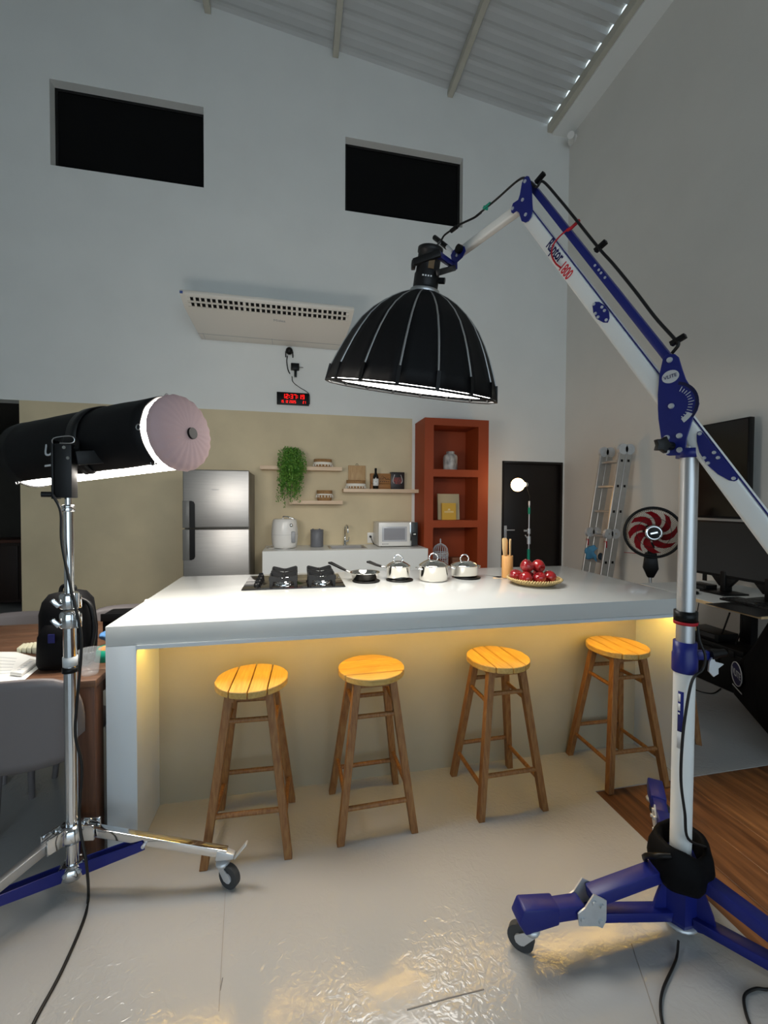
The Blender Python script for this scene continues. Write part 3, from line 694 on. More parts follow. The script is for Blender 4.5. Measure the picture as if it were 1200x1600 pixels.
# ---- cutting board, bottle, crate, picture box on the right shelf
z = S3Z; a = ony(544.5,727,5.36); c_ = ony(571.5,727,5.36)
t = thing('cutting_board', 'rectangular wooden cutting board leaning on the wall behind a basket', 'cutting board', ((a.x+c_.x)/2,5.37,z))
MB().slab([(a.x,5.352,z+.0005),(c_.x,5.352,z+.0005),(c_.x,5.372,a.z),(a.x,5.372,a.z)], (0,.020,0)).build('board', M_board, t, bevel=.004)
MB().tube([((a.x+c_.x)/2+.014*math.cos(k*PI/6), 5.383, a.z+.012+.014*math.sin(k*PI/6)) for k in range(12)], .0022, n=5, closed=True).build('hanging_ring', M_blackm, t)
b0 = ony(587,760,5.255); bc_ = V((b0.x,5.255,z))
t = thing('wine_bottle', 'dark wine bottle with a white label on the right shelf', 'bottle', bc_)
MB().lathe([(0,.0005),(.033,.0005),(.036,.004),(.036,.150),(.033,.170),(.018,.195),(.0135,.21),(.0135,.262),(0,.262)], bc_, 24).build('glass', M_bottle, t)
MB().lathe([(.0142,.225),(.0148,.226),(.0148,.264),(0,.266)], bc_, 16).build('capsule', M_black, t)
lb = MB().lathe([(.0363,.040),(.0366,.040),(.0366,.130),(.0363,.130)], bc_, 20, a0=PI*1.02, a1=PI*1.98).build('label', M_paper, t)
mk = MB()
for k, (w_, zz) in enumerate(((.012,.098),(.016,.090),(.010,.082))): mk.bar(bc_+V((-w_/2-.002,-.0372,zz)), bc_+V((w_/2-.002,-.0372,zz)), .0008, .004)
mk.build('label_print', M_scrib, lb)
a = ony(579.5,739.5,5.31); c_ = ony(610.5,739.5,5.31)
t = thing('wooden_crate', 'small wooden wine crate with dark burnt lettering behind the bottle', 'crate', ((a.x+c_.x)/2,5.34,z))
hz = a.z-z
MB().box(a.x, c_.x, 5.31, 5.385, z+.0005, z+hz*.34).build('plank', M_crate, t, bevel=.002)
MB().box(a.x, c_.x, 5.31, 5.385, z+hz*.36, z+hz).build('plank', M_crate, t, bevel=.002)
mk = MB(); xm = a.x+(c_.x-a.x)*.40
pts = [(xm+(c_.x-xm)*.92*k/14, 5.3085, z+hz*.66+random.uniform(-.012,.014)) for k in range(15)]
mk.tube(pts, .0035, n=4); mk.tube([(xm+.03,5.3085,z+hz*.80),(xm+.05,5.3085,z+hz*.84),(xm+.07,5.3085,z+hz*.78)], .003, n=4)
for k in range(5): mk.box(xm+.018+k*.026, xm+.030+k*.026, 5.308, 5.31, z+hz*.46, z+hz*.51)
mk.build('burnt_lettering', M_scrib, t)
a = ony(610.8,737.5,5.30); c_ = ony(632,737.5,5.30)
t = thing('picture_box', 'dark gift box printed with a red drink in a wine glass', 'box', ((a.x+c_.x)/2,5.33,z))
hz = a.z-z; x0, x1 = a.x, c_.x
MB().box(x0, x1, 5.30, 5.375, z+.0005, a.z).build('box_body', mat('box_black', (40,32,32), .35), t, bevel=.002)
gx, gz, gw = (x0+x1)/2, z+hz*.55, (x1-x0)*.34
MB().slab([(gx-gw*.72,5.2998,gz+hz*.14),(gx-gw*.9,5.2998,gz-hz*.10),(gx-gw*.5,5.2998,gz-hz*.24),(gx+gw*.5,5.2998,gz-hz*.24),(gx+gw*.9,5.2998,gz-hz*.10),(gx+gw*.72,5.2998,gz+hz*.14)], (0,-.0012,0)).build('drink_print', M_blotch, t)
for s_ in (-1,1):
    MB().tube(cat_rom([(gx+s_*gw*.66,5.2985,gz+hz*.30),(gx+s_*gw*.95,5.2985,gz+hz*.05),(gx+s_*gw*.98,5.2985,gz-hz*.10),(gx+s_*gw*.75,5.2985,gz-hz*.20)],4), .0045, n=5).build('glass_print', M_glint, t)

# ================================================================== RED BOOKCASE
RX0, RX1, RY0, RZ = 1.540, 2.385, 4.965, 2.492
t = thing('red_bookcase', 'tall terracotta red bookcase with open niches', 'bookcase', ((RX0+RX1)/2,5.18,0))
ox0, ox1 = 1.656, 2.246; yb2 = YB-.002
MB().box(RX0, ox0, RY0, yb2, 0, RZ).build('side_panel', M_red, t)
MB().box(ox1, RX1, RY0, yb2, 0, RZ).build('side_panel', M_red, t)
MB().box(ox0, ox1, yb2-.02, yb2, 0, RZ).build('back_panel', M_red, t)
MB().box(ox0, ox1, RY0, yb2-.02, 2.405, RZ).build('top_panel', M_red, t)
NZ = (1.862, 1.228, .594)
for z in NZ: MB().box(ox0, ox1, RY0, yb2-.02, z-.09, z).build('shelf', M_red, t)
MB().box(ox0, ox1, RY0, yb2-.02, 0, .08).build('plinth', M_red, t)
v0 = ony(703.5,734,5.12); vc = V((v0.x,5.12,NZ[0]))
o = MB().lathe([(0,.0005),(.078,.0005),(.088,.008),(.091,.06),(.091,.165),(.080,.195),(.054,.208),(.051,.215),(.053,.238),(.048,.242),(.044,.236),(.044,.21),(0,.20)], vc, 32).build('ceramic_vase', M_marble, loc=vc)
tag(o, 'grey marbled ceramic jar vase in the top niche of the red bookcase', 'vase')
a = ony(685,771.5,5.16); c_ = ony(718.5,771.5,5.16); z = NZ[1]
def book(lab, x0, x1, y0, h, th, m, lean):
    t = thing('book', lab, 'book', ((x0+x1)/2,y0,z))
    d = V((0,lean,0))
    MB().slab([(x0,y0,z+.0005),(x1,y0,z+.0005),V((x1,y0,z+h))+d,V((x0,y0,z+h))+d], (0,.003,0)).build('front_cover', m, t)
    MB().slab([(x0,y0+th,z+.0005),(x1,y0+th,z+.0005),V((x1,y0+th,z+h))+d,V((x0,y0+th,z+h))+d], (0,.003,0)).build('back_cover', m, t)
    MB().slab([(x0+.003,y0+.003,z+.003),(x1-.004,y0+.003,z+.003),V((x1-.004,y0+.003,z+h-.004))+d,V((x0+.003,y0+.003,z+h-.004))+d], (0,th-.003,0)).build('pages', M_paper, t)
    MB().slab([(x0,y0+.003,z+.0005),(x0+.003,y0+.003,z+.0005),V((x0+.003,y0+.003,z+h))+d,V((x0,y0+.003,z+h))+d], (0,th-.003,0)).build('spine', m, t)
    return t
book('large beige book leaning at the back of the middle niche', a.x, c_.x, 5.16, a.z-z, .030, M_bookb, .03)
a = ony(691,786,5.11); c_ = ony(713,786,5.11)
t = book('smaller mustard yellow book standing in front of the beige one', a.x, c_.x, 5.11, a.z-z, .026, M_booky, .012)
mk = MB(); xm = (a.x+c_.x)/2; zz = z+(a.z-z)*.48
for k in range(7): mk.box(xm-.062+k*.018, xm-.050+k*.018, 5.1125, 5.1145, zz-.012, zz+.010)
mk.lathe([(0,0),(.02,0),(.012,.02),(0,.026)], (xm,5.116,zz+.016), 12, sy=.12)
mk.build('cover_print', M_foil, t)
# birdcage
g0 = ony(688,870,5.12); gc = V((g0.x,5.12,NZ[2]))
t = thing('birdcage', 'small white domed wire birdcage in the lowest visible niche', 'birdcage', gc)
MB().lathe([(0,.0005),(.100,.0005),(.103,.01),(.100,.018),(0,.018)], gc, 28).build('base', M_cage, t)
for k in range(20):
    a = 2*PI*k/20; d = V((math.cos(a),math.sin(a),0))
    MB().tube([gc+d*.098+V((0,0,.015)), gc+d*.098+V((0,0,.22)), gc+d*.090+V((0,0,.265)), gc+d*.066+V((0,0,.302)), gc+d*.03+V((0,0,.325)), gc+V((0,0,.332))], .0028, n=5).build('wire', M_cage, t)
for zz in (.10,.155,.215): MB().lathe([(.097,zz-.004),(.101,zz-.004),(.101,zz+.004),(.097,zz+.004)], gc, 28).build('hoop', M_cage, t)
fl = MB()
for k in range(26):
    a = 2*PI*k/26; d = V((math.cos(a),math.sin(a),0)); e_ = V((-d.y,d.x,0)); zz = .175+.018*(k % 2)
    fl.tube([gc+d*.101+e_*.014*math.cos(q)+V((0,0,zz+.014*math.sin(q))) for q in [2*PI*j/6 for j in range(6)]], .0035, n=4, closed=True)
fl.build('filigree_band', M_cage, t)
MB().lathe([(0,.33),(.012,.332),(.006,.345),(.012,.358),(.006,.368),(.010,.380),(.003,.394),(0,.398)], gc, 12).build('finial', M_cage, t)
a = ony(707,871.5,5.2); c_ = ony(732,871.5,5.2)
t = thing('keepsake_box', 'small dull brown box beside the birdcage in the red bookcase', 'box', ((a.x+c_.x)/2,5.24,NZ[2]))
hb = a.z-NZ[2]; mbx = mat('dull_brown', (136,92,66), .6, var=.1, vs=20)
MB().box(a.x, c_.x, 5.2, 5.30, NZ[2]+.0005, NZ[2]+hb*.72).build('box_body', mbx, t, bevel=.003)
MB().box(a.x-.004, c_.x+.004, 5.196, 5.304, NZ[2]+hb*.73, NZ[2]+hb).build('lid', mbx, t, bevel=.003)

# ================================================================== ABOVE: air conditioner, clock, adapter
ax0, ax1 = -1.185, .632
t = thing('air_conditioner', 'long white air conditioner mounted high on the back wall', 'air conditioner', ((ax0+ax1)/2,5.1,3.4))
prof = [(4.72,3.600),(4.735,3.585),(4.86,3.505),(5.28,3.395),(5.385,3.375),(5.385,3.66),(4.80,3.66),(4.73,3.635)]
def ac_v(x_, p, ins): 
    yy, zz = p; return (x_+ins*max(0,(yy-4.72))/.66*.075, yy, zz)
L_ = [ac_v(ax0,p,1) for p in prof]; R_ = [ac_v(ax1,p,-1.1) for p in prof]; n = len(prof)
MB().add(L_+R_, [tuple(range(n)), tuple(range(2*n-1,n-1,-1))]+[(k,n+k,n+(k+1)%n,(k+1)%n) for k in range(n)]).build('casing', M_ac, t, bevel=.006)
g0 = V((0,4.735,3.585)); g1 = V((0,4.86,3.505)); gd = (g1-g0); gn = V((0,-gd.z,gd.y)).normalized()*(-1); gn = V((0,gd.z,-gd.y)).normalized()
if gn.z > 0: gn = -gn
for r_ in range(2):
    c0 = g0+gd*(.22+.42*r_)
    q0, q1 = ax0+.085, ax1-.075
    MB().bar(V((q0,0,0))+c0+gn*.002, V((q1,0,0))+c0+gn*.002, .034, .010, up=gn).build('outlet_slot', M_black, t)
    nv = 30
    for k in range(nv+1):
        xx = q0+(q1-q0)*k/nv
        wv = .022 if k % 10 else .034
        MB().bar(V((xx,0,0))+c0-gd.normalized()*.018+gn*.008, V((xx,0,0))+c0+gd.normalized()*.018+gn*.008, wv if k % 2 else wv*.8, .012, up=gn).build('vane', M_ac, t)
    MB().bar(V((q0-.02,0,0))+c0+gd.normalized()*.030+gn*.006, V((q1+.02,0,0))+c0+gd.normalized()*.030+gn*.006, .012, .014, up=gn).build('louvre_bar', M_ac, t)
p0 = V((0,4.86,3.505)); p1 = V((0,5.28,3.395)); pd = (p1-p0); pn = V((0,pd.z,-pd.y)).normalized(); pn = -pn if pn.z > 0 else pn
c0 = p0+pd*.16
text('Midea', .055, V((-.19,0,0))+c0, (1,0,0), -pd, M_applg, t, 'brand_lettering')
for xx in (ax0+.12, -.29): MB().bar(V((xx,0,0))+p0+pd*.93+pn*.001, V((xx+ .003,0,0))+p1+V((0,.09,-.02))+pn*.001, .003, .002, up=pn).build('panel_joint', M_applg, t)
MB().bar(V((ax0+.06,0,0))+p0+pd*.97+pn*.001, V((ax1-.06,0,0))+p0+pd*.97+pn*.001, .004, .002, up=pn).build('panel_joint', M_applg, t)
a = ony(285,459,4.715)
MB().bar((ax0+.004,4.722,3.605),(ax0+.034,4.722,3.605),.004,.026).build('energy_sticker', mat('sticker_blue',(70,90,150),.4), t)
# digital clock
a = ony(432.5,612,YB-.03); c_ = ony(483,634,YB-.03)
t = thing('digital_clock', 'black wall clock with glowing red digits', 'clock', ((a.x+c_.x)/2,YB-.02,c_.z))
MB().box(a.x, c_.x, YB-.032, YB-.003, c_.z, a.z).build('case', M_black, t, bevel=.003)
SEG = {'0':'abcdef','1':'bc','2':'abged','3':'abgcd','4':'fgbc','5':'afgcd','6':'afgcde','7':'abc','8':'abcdefg','9':'abcdfg'}
def seven(s_, x0, z0, h, w_, gap, par):
    th = h*.15; x_ = x0
    for ch in s_:
        m_ = MB(); yy = (YB-.0345, YB-.0322)
        if ch == ':':
            m_.box(x_, x_+th, *yy, z0+h*.22, z0+h*.36).box(x_, x_+th, *yy, z0+h*.62, z0+h*.76); adv = th+gap
        elif ch == ' ': x_ += w_*.7; continue
        else:
            R = {'a':(0,w_,h-th,h),'d':(0,w_,0,th),'g':(th*.5,w_-th*.5,h/2-th/2,h/2+th/2),'f':(0,th,h/2,h),'e':(0,th,0,h/2),'b':(w_-th,w_,h/2,h),'c':(w_-th,w_,0,h/2)}
            for q in SEG[ch]: r_ = R[q]; m_.box(x_+r_[0]+.001, x_+r_[1]-.001, *yy, z0+r_[2]+.001, z0+r_[3]-.001)
            adv = w_+gap
        m_.build('digit', M_digit, par); x_ += adv
cw = c_.x-a.x; ch_ = a.z-c_.z
seven('12:37:19', a.x+cw*.17, c_.z+ch_*.50, ch_*.36, cw*.078, cw*.025, t)
seven('15 12 2025', a.x+cw*.12, c_.z+ch_*.14, ch_*.22, cw*.040, cw*.013, t)
seven('21', a.x+cw*.80, c_.z+ch_*.14, ch_*.22, cw*.040, cw*.013, t)
# bullet camera / sensor and power adapter with cord
p = ony(452,549,YB-.03)
t = thing('wall_sensor', 'small black round camera sensor on the wall under the air conditioner', 'camera', (p.x,YB-.02,p.z))
MB().cyl((p.x,YB-.003,p.z),(p.x,YB-.02,p.z),.03,n=16).build('mount', M_black, t)
MB().ball((p.x,YB-.045,p.z), .044, 20, 12).build('dome', M_black, t)
for s_ in (-1,1): MB().bar((p.x+s_*.043,YB-.03,p.z),(p.x+s_*.043,YB-.03,p.z-.075),.006,.012).build('bracket', M_black, t)
q = ony(461,574,YB-.03)
t = thing('power_adapter', 'black power adapter hanging on the wall above the digital clock', 'adapter', (q.x,YB-.02,q.z))
MB().box(q.x-.05, q.x+.05, YB-.06, YB-.003, q.z-.035, q.z+.045).build('brick', M_black, t, bevel=.006)
MB().box(q.x+.05, q.x+.10, YB-.04, YB-.03, q.z-.0, q.z+.006).box(q.x-.01, q.x+.02, YB-.05, YB-.02, q.z-.12, q.z-.035).build('plug', M_black, t, bevel=.002)
cord = lambda pts, lab, r=.0045: tag(MB().tube(cat_rom(pts), r, n=6).build('cord', M_cable, loc=pts[0]), lab, 'cord')
cord([ony(449,556,YB-.02), ony(448,565,YB-.015), ony(450,578,YB-.02), ony(453,584,YB-.015)], 'short black cord between the wall sensor and the adapter', .006)
cord([ony(456,588,YB-.02), ony(458,597,YB-.015), ony(469,606,YB-.012), ony(479,612,YB-.036), ony(483.5,618,YB-.04), ony(483.5,632,YB-.02)], 'thin dark cord from the adapter down to the digital clock', .004)

# ================================================================== TUBE LIGHT ON TRIPOD (left)
TN, TF = dep(281,677.5,1.587), dep(50,713,1.85); TR = .139
tx = (TN-TF).normalized(); ty = V((0,0,1)).cross(tx).normalized(); tz = tx.cross(ty); TL = (TN-TF).length
TM = Matrix((tx,ty,tz)).transposed().to_4x4(); TM.translation = TF
LP = onz(114, 1393)
tl = thing('tube_light', 'inflatable tube light in a black skirt with a mauve end cap', 'studio light', M=TM)
A_CAM, A_BACK = math.radians(-123), math.radians(80)
def sector(m_, x0, x1, r, a0, a1, n, ruf=0, nx=14):
    vs = []
    for i in range(nx+1):
        x_ = x0+(x1-x0)*i/nx
        for k in range(n+1):
            a = a0+(a1-a0)*k/n; rr = r+ruf*noise.noise(V((x_*9,math.cos(a)*2.5,math.sin(a)*2.5)))
            vs.append((x_, rr*math.cos(a), rr*math.sin(a)))
    w_ = n+1
    return m_.add(vs, [(i*w_+k, i*w_+k+1, (i+1)*w_+k+1, (i+1)*w_+k) for i in range(nx) for k in range(n)], True)
def local(m_): return m_.xf(TM)
sk = MB(); sector(sk, .02, TL-.035, TR, A_BACK, A_CAM+2*PI, 40, .004)
sko = local(sk).build('skirt', M_blackfab, tl, recalc=False)
sd_ = sko.modifiers.new('thick', 'SOLIDIFY'); sd_.thickness = .004; sd_.offset = 1
df = MB(); sector(df, .012, TL-.004, TR-.006, A_CAM-.06, A_BACK+.06, 16)
local(df).build('diffuser', M_tubelight, tl, recalc=False)
rg = MB(); sector(rg, TL-.042, TL-.004, TR-.005, 0, 2*PI, 40, 0, 2)
local(rg).build('diffuser_rim', M_tubelight, tl, recalc=False)
cp_ = MB(); vs = []; fs = []; n = 96
prof = [(1.0,-.012),(1.03,.006),(.985,.022),(.80,.036),(.5,.045),(.2,.048)]
for i, (r_, x_) in enumerate(prof):
    for k in range(n):
        a = 2*PI*k/n; rr = TR*r_*(1+(.012*math.cos(22*a+.8*math.sin(3*a)) if i in (1,2) else .003*math.cos(22*a)*r_))
        vs.append((TL+x_+.0012*math.cos(22*a+.8*math.sin(3*a)+1)*r_, rr*math.cos(a), rr*math.sin(a)))
fs = [(i*n+k, i*n+(k+1)%n, (i+1)*n+(k+1)%n, (i+1)*n+k) for i in range(len(prof)-1) for k in range(n)]+[tuple(range((len(prof)-1)*n, len(prof)*n))]
cp_.add(vs, fs, True); ec = local(cp_).build('end_cap', M_mauve, tl)
vv = local(MB().cyl((TL+.044,.008,-.004),(TL+.056,.008,-.004),.023,.021,n=20)); vv.build('valve', M_black, ec)
fc = local(MB().cyl((.022,0,0),(.012,0,0),TR,n=32)); fc.build('far_cap', M_black, tl)
for xb in (TL*.52,):
    bn = MB(); sector(bn, xb, xb+.055, TR+.006, A_BACK, A_CAM+2*PI, 40, 0, 1)
    o = local(bn).build('mount_band', M_blackm, tl, recalc=False); sd_ = o.modifiers.new('thick','SOLIDIFY'); sd_.thickness = .005; sd_.offset = 1
for (xe, an) in ((TL-.04,178),(TL-.045,232),(TL-.04,95),(.03,178),(.03,236)):
    a = math.radians(an); c = V((xe,(TR+.006)*math.cos(a),(TR+.006)*math.sin(a)))
    local(MB().tube([c+V((.010*math.cos(q),.0,.010*math.sin(q))) for q in [2*PI*j/8 for j in range(8)]], .002, n=5, closed=True)).build('grommet', M_alu, tl)
# lettering on the skirt (flat print on the camera side)
ang = math.radians(190); cl = V((0, math.cos(ang), math.sin(ang)))
tpos = TM @ (V((TL*.43,0,0))+cl*(TR+.008)); upv = (TM.to_3x3() @ V((0,-math.sin(ang)*-1,math.cos(ang)*-1)))
upv = tz*math.cos(math.radians(10))-ty*math.sin(math.radians(10))*-1
text('Ult', .078, tpos, tx, upv, M_grey, tl, 'skirt_lettering', ext=.001)
lo_ = tpos-upv*.062; MB().bar(lo_-tx*.035, lo_+tx*.065, .007, .002, up=(tx.cross(upv))).build('lettering_underline', M_grey, tl)
# black mounting fork between stand and tube
zf0 = ony(104,778,LP.y).z; zf1 = ony(104,690,LP.y).z
fk = MB().box(LP.x-.034, LP.x+.022, LP.y-.022, LP.y+.022, zf0, zf1-.01)
fk.build('mount_post', M_blackm, tl, bevel=.003)
MB().box(LP.x-.042, LP.x-.034, LP.y-.026, LP.y+.026, zf0-.004, zf1+.002).build('mount_cheek', M_blackm, tl, bevel=.002)
mc = TM @ V((TL*.52+.03, 0, 0))
at_ = TM @ (V((TL*.52+.03,0,0))+V((0,-1,0))*(TR+.006))
MB().bar((LP.x+.01,LP.y,zf1-.035), at_, .05, .034).build('mount_arm', M_blackm, tl, bevel=.003)
MB().bar((LP.x+.03,LP.y-.01,zf1-.06), (LP.x+.11,LP.y+.05,zf1-.045), .03, .05).build('mount_arm', M_blackm, tl, bevel=.003)
MB().cyl((LP.x-.04,LP.y-.01,zf0+.012),(LP.x-.075,LP.y-.02,zf0+.012),.010,n=12).build('lock_knob', M_black, tl)
hp = V((LP.x,LP.y,zf1-.006))
MB().tube(cat_rom([hp+V((-.036,-.02,-.015)), hp+V((-.030,-.03,.012)), hp+V((.02,-.03,.022)), hp+V((.036,-.03,.012)), hp+V((.028,-.03,-.002)), hp+V((-.01,-.03,-.004))],4), .002, n=6).build('tether_ring', M_chrome, tl)
for dx, dz in ((.0,-.018),(.012,-.055)): MB().cyl(hp+V((dx,-.018,dz)), hp+V((dx,-.026,dz)), .006, n=10).build('bolt', M_chrome, tl)
# ---- the tripod stand
ls = thing('light_stand', 'chrome wheeled light stand with blue braces carrying the tube light', 'light stand', (LP.x,LP.y,0))
def zp(py, px=108): return ony(px, py, LP.y).z
z_top, z_c1, z_c2, z_hub, z_low = zp(795), zp(985), zp(1290), zp(1292), zp(1352)
MB().cyl((LP.x,LP.y,z_top-.02),(LP.x,LP.y,zf0+.03),.011,n=16).build('spigot', M_chrome, ls)
MB().lathe([(0,0),(.020,0),(.022,.006),(.016,.012),(.021,.016),(.018,.024),(0,.026)], (LP.x,LP.y,z_top-.01), 20).build('top_collar', M_chrome, ls)
MB().cyl((LP.x,LP.y,zp(930)),(LP.x,LP.y,z_top),.0150,n=20).build('upper_tube', M_chrome, ls)
MB().cyl((LP.x,LP.y,z_low-.03),(LP.x,LP.y,zp(960)),.0205,n=24).build('lower_tube', M_chrome, ls)
for i, (pa, pb, ex) in enumerate(((926,950,-.02),(955,980,.012))):
    z0_, z1_ = zp(pb), zp(pa)
    c = MB().lathe([(.0,0),(.027,0),(.031,.006),(.031,z1_-z0_-.008),(.026,z1_-z0_),(0,z1_-z0_)], (LP.x,LP.y,z0_), 20)
    c.build('clamp', M_chrome, ls)
    MB().bar((LP.x+.02,LP.y-.012,(z0_+z1_)/2), (LP.x+.045,LP.y-.03,(z0_+z1_)/2), .022, z1_-z0_-.006).build('clamp_lug', M_chrome, ls, bevel=.005)
    MB().bar((LP.x-.018,LP.y-.030,z0_+.012),(LP.x-.040,LP.y-.036,z0_+.040),.014,.016,w1=.010).build('clamp_lever', M_chrome, ls, bevel=.004)
    MB().cyl((LP.x+.038,LP.y-.03,z0_+.01),(LP.x+.038,LP.y-.03,z1_+.004),.007,n=10).build('clamp_screw', M_chrome, ls)
MB().lathe([(0,0),(.0235,0),(.0235,.034),(0,.034)], (LP.x,LP.y,zp(1040)), 20).build('tape_wrap', mat('clear_tape',(196,200,202),.3), ls)
MB().lathe([(.022,0),(.0255,.001),(.0255,.018),(.022,.019)], (LP.x,LP.y,zp(1050)), 20).build('velcro_strap', M_black, ls)
MB().lathe([(0,-.045),(.040,-.045),(.046,-.03),(.042,0),(.036,.01),(0,.01)], (LP.x,LP.y,z_hub), 20).build('upper_hub', M_chrome, ls)
MB().lathe([(0,-.045),(.030,-.045),(.042,-.03),(.042,0),(.030,.01),(0,.01)], (LP.x,LP.y,z_low), 20).build('lower_hub', M_chrome, ls)
def caster(parent, c, rad, back, wm=None):
    d = V((math.cos(back),math.sin(back),0)); ax = V((-d.y,d.x,0)); h = c+d*.02+V((0,0,rad))
    MB().lathe([(0,rad+.034),(.024,rad+.034),(.027,rad+.044),(.022,rad+.052),(0,rad+.052)], c-d*.012, 16).build('swivel', M_zinc, parent)
    MB().cyl(h-ax*.011, h+ax*.011, rad, n=24).build('wheel', wm or M_rubber, parent)
    MB().cyl(h-ax*.0155, h+ax*.0155, rad*.42, n=16).build('wheel_hub', M_zinc, parent)
    for s_ in (-1,1):
        MB().slab([h+ax*s_*.014+d*rad*.30-V((0,0,rad*.3)), h+ax*s_*.014+d*rad*.35+V((0,0,rad*.25)), c+ax*s_*.014-d*.0+V((0,0,rad+.036)), c+ax*s_*.014-d*.030+V((0,0,rad+.036)), h+ax*s_*.014-d*rad*.30-V((0,0,rad*.3))], ax*s_*.003).build('fork', M_zinc, parent)
for i, an in enumerate((-8.6, -128.6, 111.4)):
    a = math.radians(an); d = V((math.cos(a),math.sin(a),0)); e = V((-d.y,d.x,0)); L = .56
    h0 = V((LP.x,LP.y,z_hub-.01))+d*.05; h1 = V((LP.x,LP.y,0))+d*L+V((0,0,.125))
    lg = MB().bar(h0, h1, .026, .032).build('leg', M_alu if i else M_chrome, ls, bevel=.002)
    for s_ in (-1,1): MB().bar(h0-d*.02+e*s_*.020, h0+d*.04+e*s_*.020, .007, .056).build('leg_bracket', M_chrome, lg, bevel=.002)
    MB().bar(h1-d*.035, h1+d*.028-V((0,0,.012)), .034, .040, w1=.024, h1=.02).build('leg_end', M_zinc, lg, bevel=.004)
    caster(lg, V((LP.x,LP.y,0))+d*(L-.005), .042, math.radians(-35) if i == 0 else a+.6)
    if i == 0: MB().bar(h1+d*.03-V((0,0,.02)), h1+d*.075+V((0,0,.035)), .022, .006).build('brake_pedal', M_zinc, lg, bevel=.002)
    b0_ = V((LP.x,LP.y,z_low-.005))+d*.038; m1 = h0.lerp(h1,.42)-V((0,0,.012))
    for s_ in (-1,1):
        MB().bar(b0_+e*s_*.017, m1+e*s_*.017, .004, .046, h1=.034).build('brace', M_blue, lg, bevel=.002, seg=1)
    MB().cyl(m1-e*.026, m1+e*.026, .006, n=10).build('bolt', M_zinc, lg)
    MB().cyl(b0_-e*.026, b0_+e*.026, .007, n=10).build('bolt', M_zinc, lg)
pts = [(LP.x-.034,LP.y-.03,zf0+.01), ony(95,800,LP.y-.03), ony(97,850,LP.y-.03), ony(112,925,LP.y-.05), ony(127,1000,LP.y-.05), ony(120,1100,LP.y-.05), ony(118,1150,LP.y-.05), ony(128,1200,LP.y-.05), ony(124,1280,LP.y-.06), ony(135,1350,LP.y-.10), onz(138,1402,.01), onz(130,1440,.006), onz(95,1520,.006), onz(52,1600,.006), onz(30,1660,.006)]
cord(pts, 'black cable hanging down the chrome light stand and across the floor', .005)

# ================================================================== BOOM STAND (right)
BC = V((1.285, 1.171, 0))
bs = thing('boom_stand', 'blue and white wheeled boom stand with a raised folding arm', 'boom stand', BC)
LEG = [177, 52.5, 296]
for i, an in enumerate(LEG):
    a = math.radians(an); d = V((math.cos(a),math.sin(a),0)); e = V((-d.y,d.x,0)); o0 = BC
    P_ = lambda r, z, s_=0: o0+d*r+e*s_+V((0,0,z))
    lg = MB().bar(P_(.045,.215), P_(.335,.155), .052, .042).build('leg', M_blue, bs, bevel=.004)
    MB().bar(P_(.045,.060), P_(.345,.100), .046, .032).build('lower_brace', M_blue, lg, bevel=.004)
    MB().slab([P_(.035,.02,-.004),P_(.11,.05,-.004),P_(.095,.11,-.004),P_(.07,.17,-.004),P_(.12,.215,-.004),P_(.035,.25,-.004)], e*.008).build('gusset', M_blue, lg)
    for s_ in (-1,1):
        MB().slab([P_(.300,.165,s_*.028),P_(.345,.190,s_*.028),P_(.375,.150,s_*.028),P_(.400,.135,s_*.028),P_(.395,.095,s_*.028),P_(.33,.085,s_*.028),P_(.312,.075,s_*.028),P_(.300,.10,s_*.028)], e*s_*.005).build('clevis_plate', M_zinc, lg)
        for r_, z_ in ((.345,.165),(.32,.10),(.385,.115),(.318,.150)):
            MB().cyl(P_(r_,z_,s_*.032), P_(r_,z_,s_*.040), .008, n=8).build('bolt', M_zinc, lg)
    MB().bar(P_(.37,.128), P_(.545,.128), .050, .046).build('foot_bar', M_blue, lg, bevel=.005)
    MB().add([P_(.46,.102,-.030),P_(.575,.085,-.030),P_(.600,.125,-.030),P_(.58,.168,-.030),P_(.46,.157,-.030),P_(.46,.102,.030),P_(.575,.085,.030),P_(.600,.125,.030),P_(.58,.168,.030),P_(.46,.157,.030)],
             [(0,1,2,3,4),(9,8,7,6,5)]+[(k,5+k,5+(k+1)%5,(k+1)%5) for k in range(5)]).build('foot_cap', M_blue, lg, bevel=.006)
    caster(lg, P_(.555,0), .042, a-.7 if i == 0 else a-1.3)
MB().lathe([(0,.035),(.050,.035),(.055,.05),(.055,.24),(.050,.26),(0,.26)], BC, 6, smooth=False).build('hub', M_blue, bs)
MB().lathe([(0,.018),(.045,.018),(.055,.028),(.045,.034),(0,.034)], BC, 20).build('hub_foot', M_zinc, bs)
def zb(py, px=1055): return ony(px, py, BC.y).z
zc0, zc1 = zb(1048), zb(1003); zh = zb(712)
MB().cyl(BC+V((0,0,.20)), BC+V((0,0,zc0+.02)), .0315, n=28).build('lower_tube', M_white, bs)
MB().cyl(BC+V((0,0,zc0)), BC+V((0,0,zh+.03)), .0265, n=28).build('upper_tube', M_alu, bs)
hh = zc1-zc0
MB().lathe([(0,-.004),(.0365,-.004),(.0375,.0),(.0375,hh*.55),(.0345,hh*.62),(.0345,hh),(0,hh)], BC+V((0,0,zc0)), 28).build('collar', M_blue, bs)
cl_ = BC+V((.03,-.012,zc0+hh*.55))
MB().bar(cl_, cl_+V((.045,-.012,0)), .022, .03).build('collar_lug', M_blue, bs, bevel=.004)
MB().cyl(cl_+V((.035,-.02,.006)), cl_+V((.085,-.03,.012)), .018, .012, n=12).build('collar_knob', M_black, bs)
k0 = cl_+V((.038,-.032,-.035))
o = MB().lathe([(0,0),(.012,0),(.012,.010),(0,.010)], (0,0,0), 12)
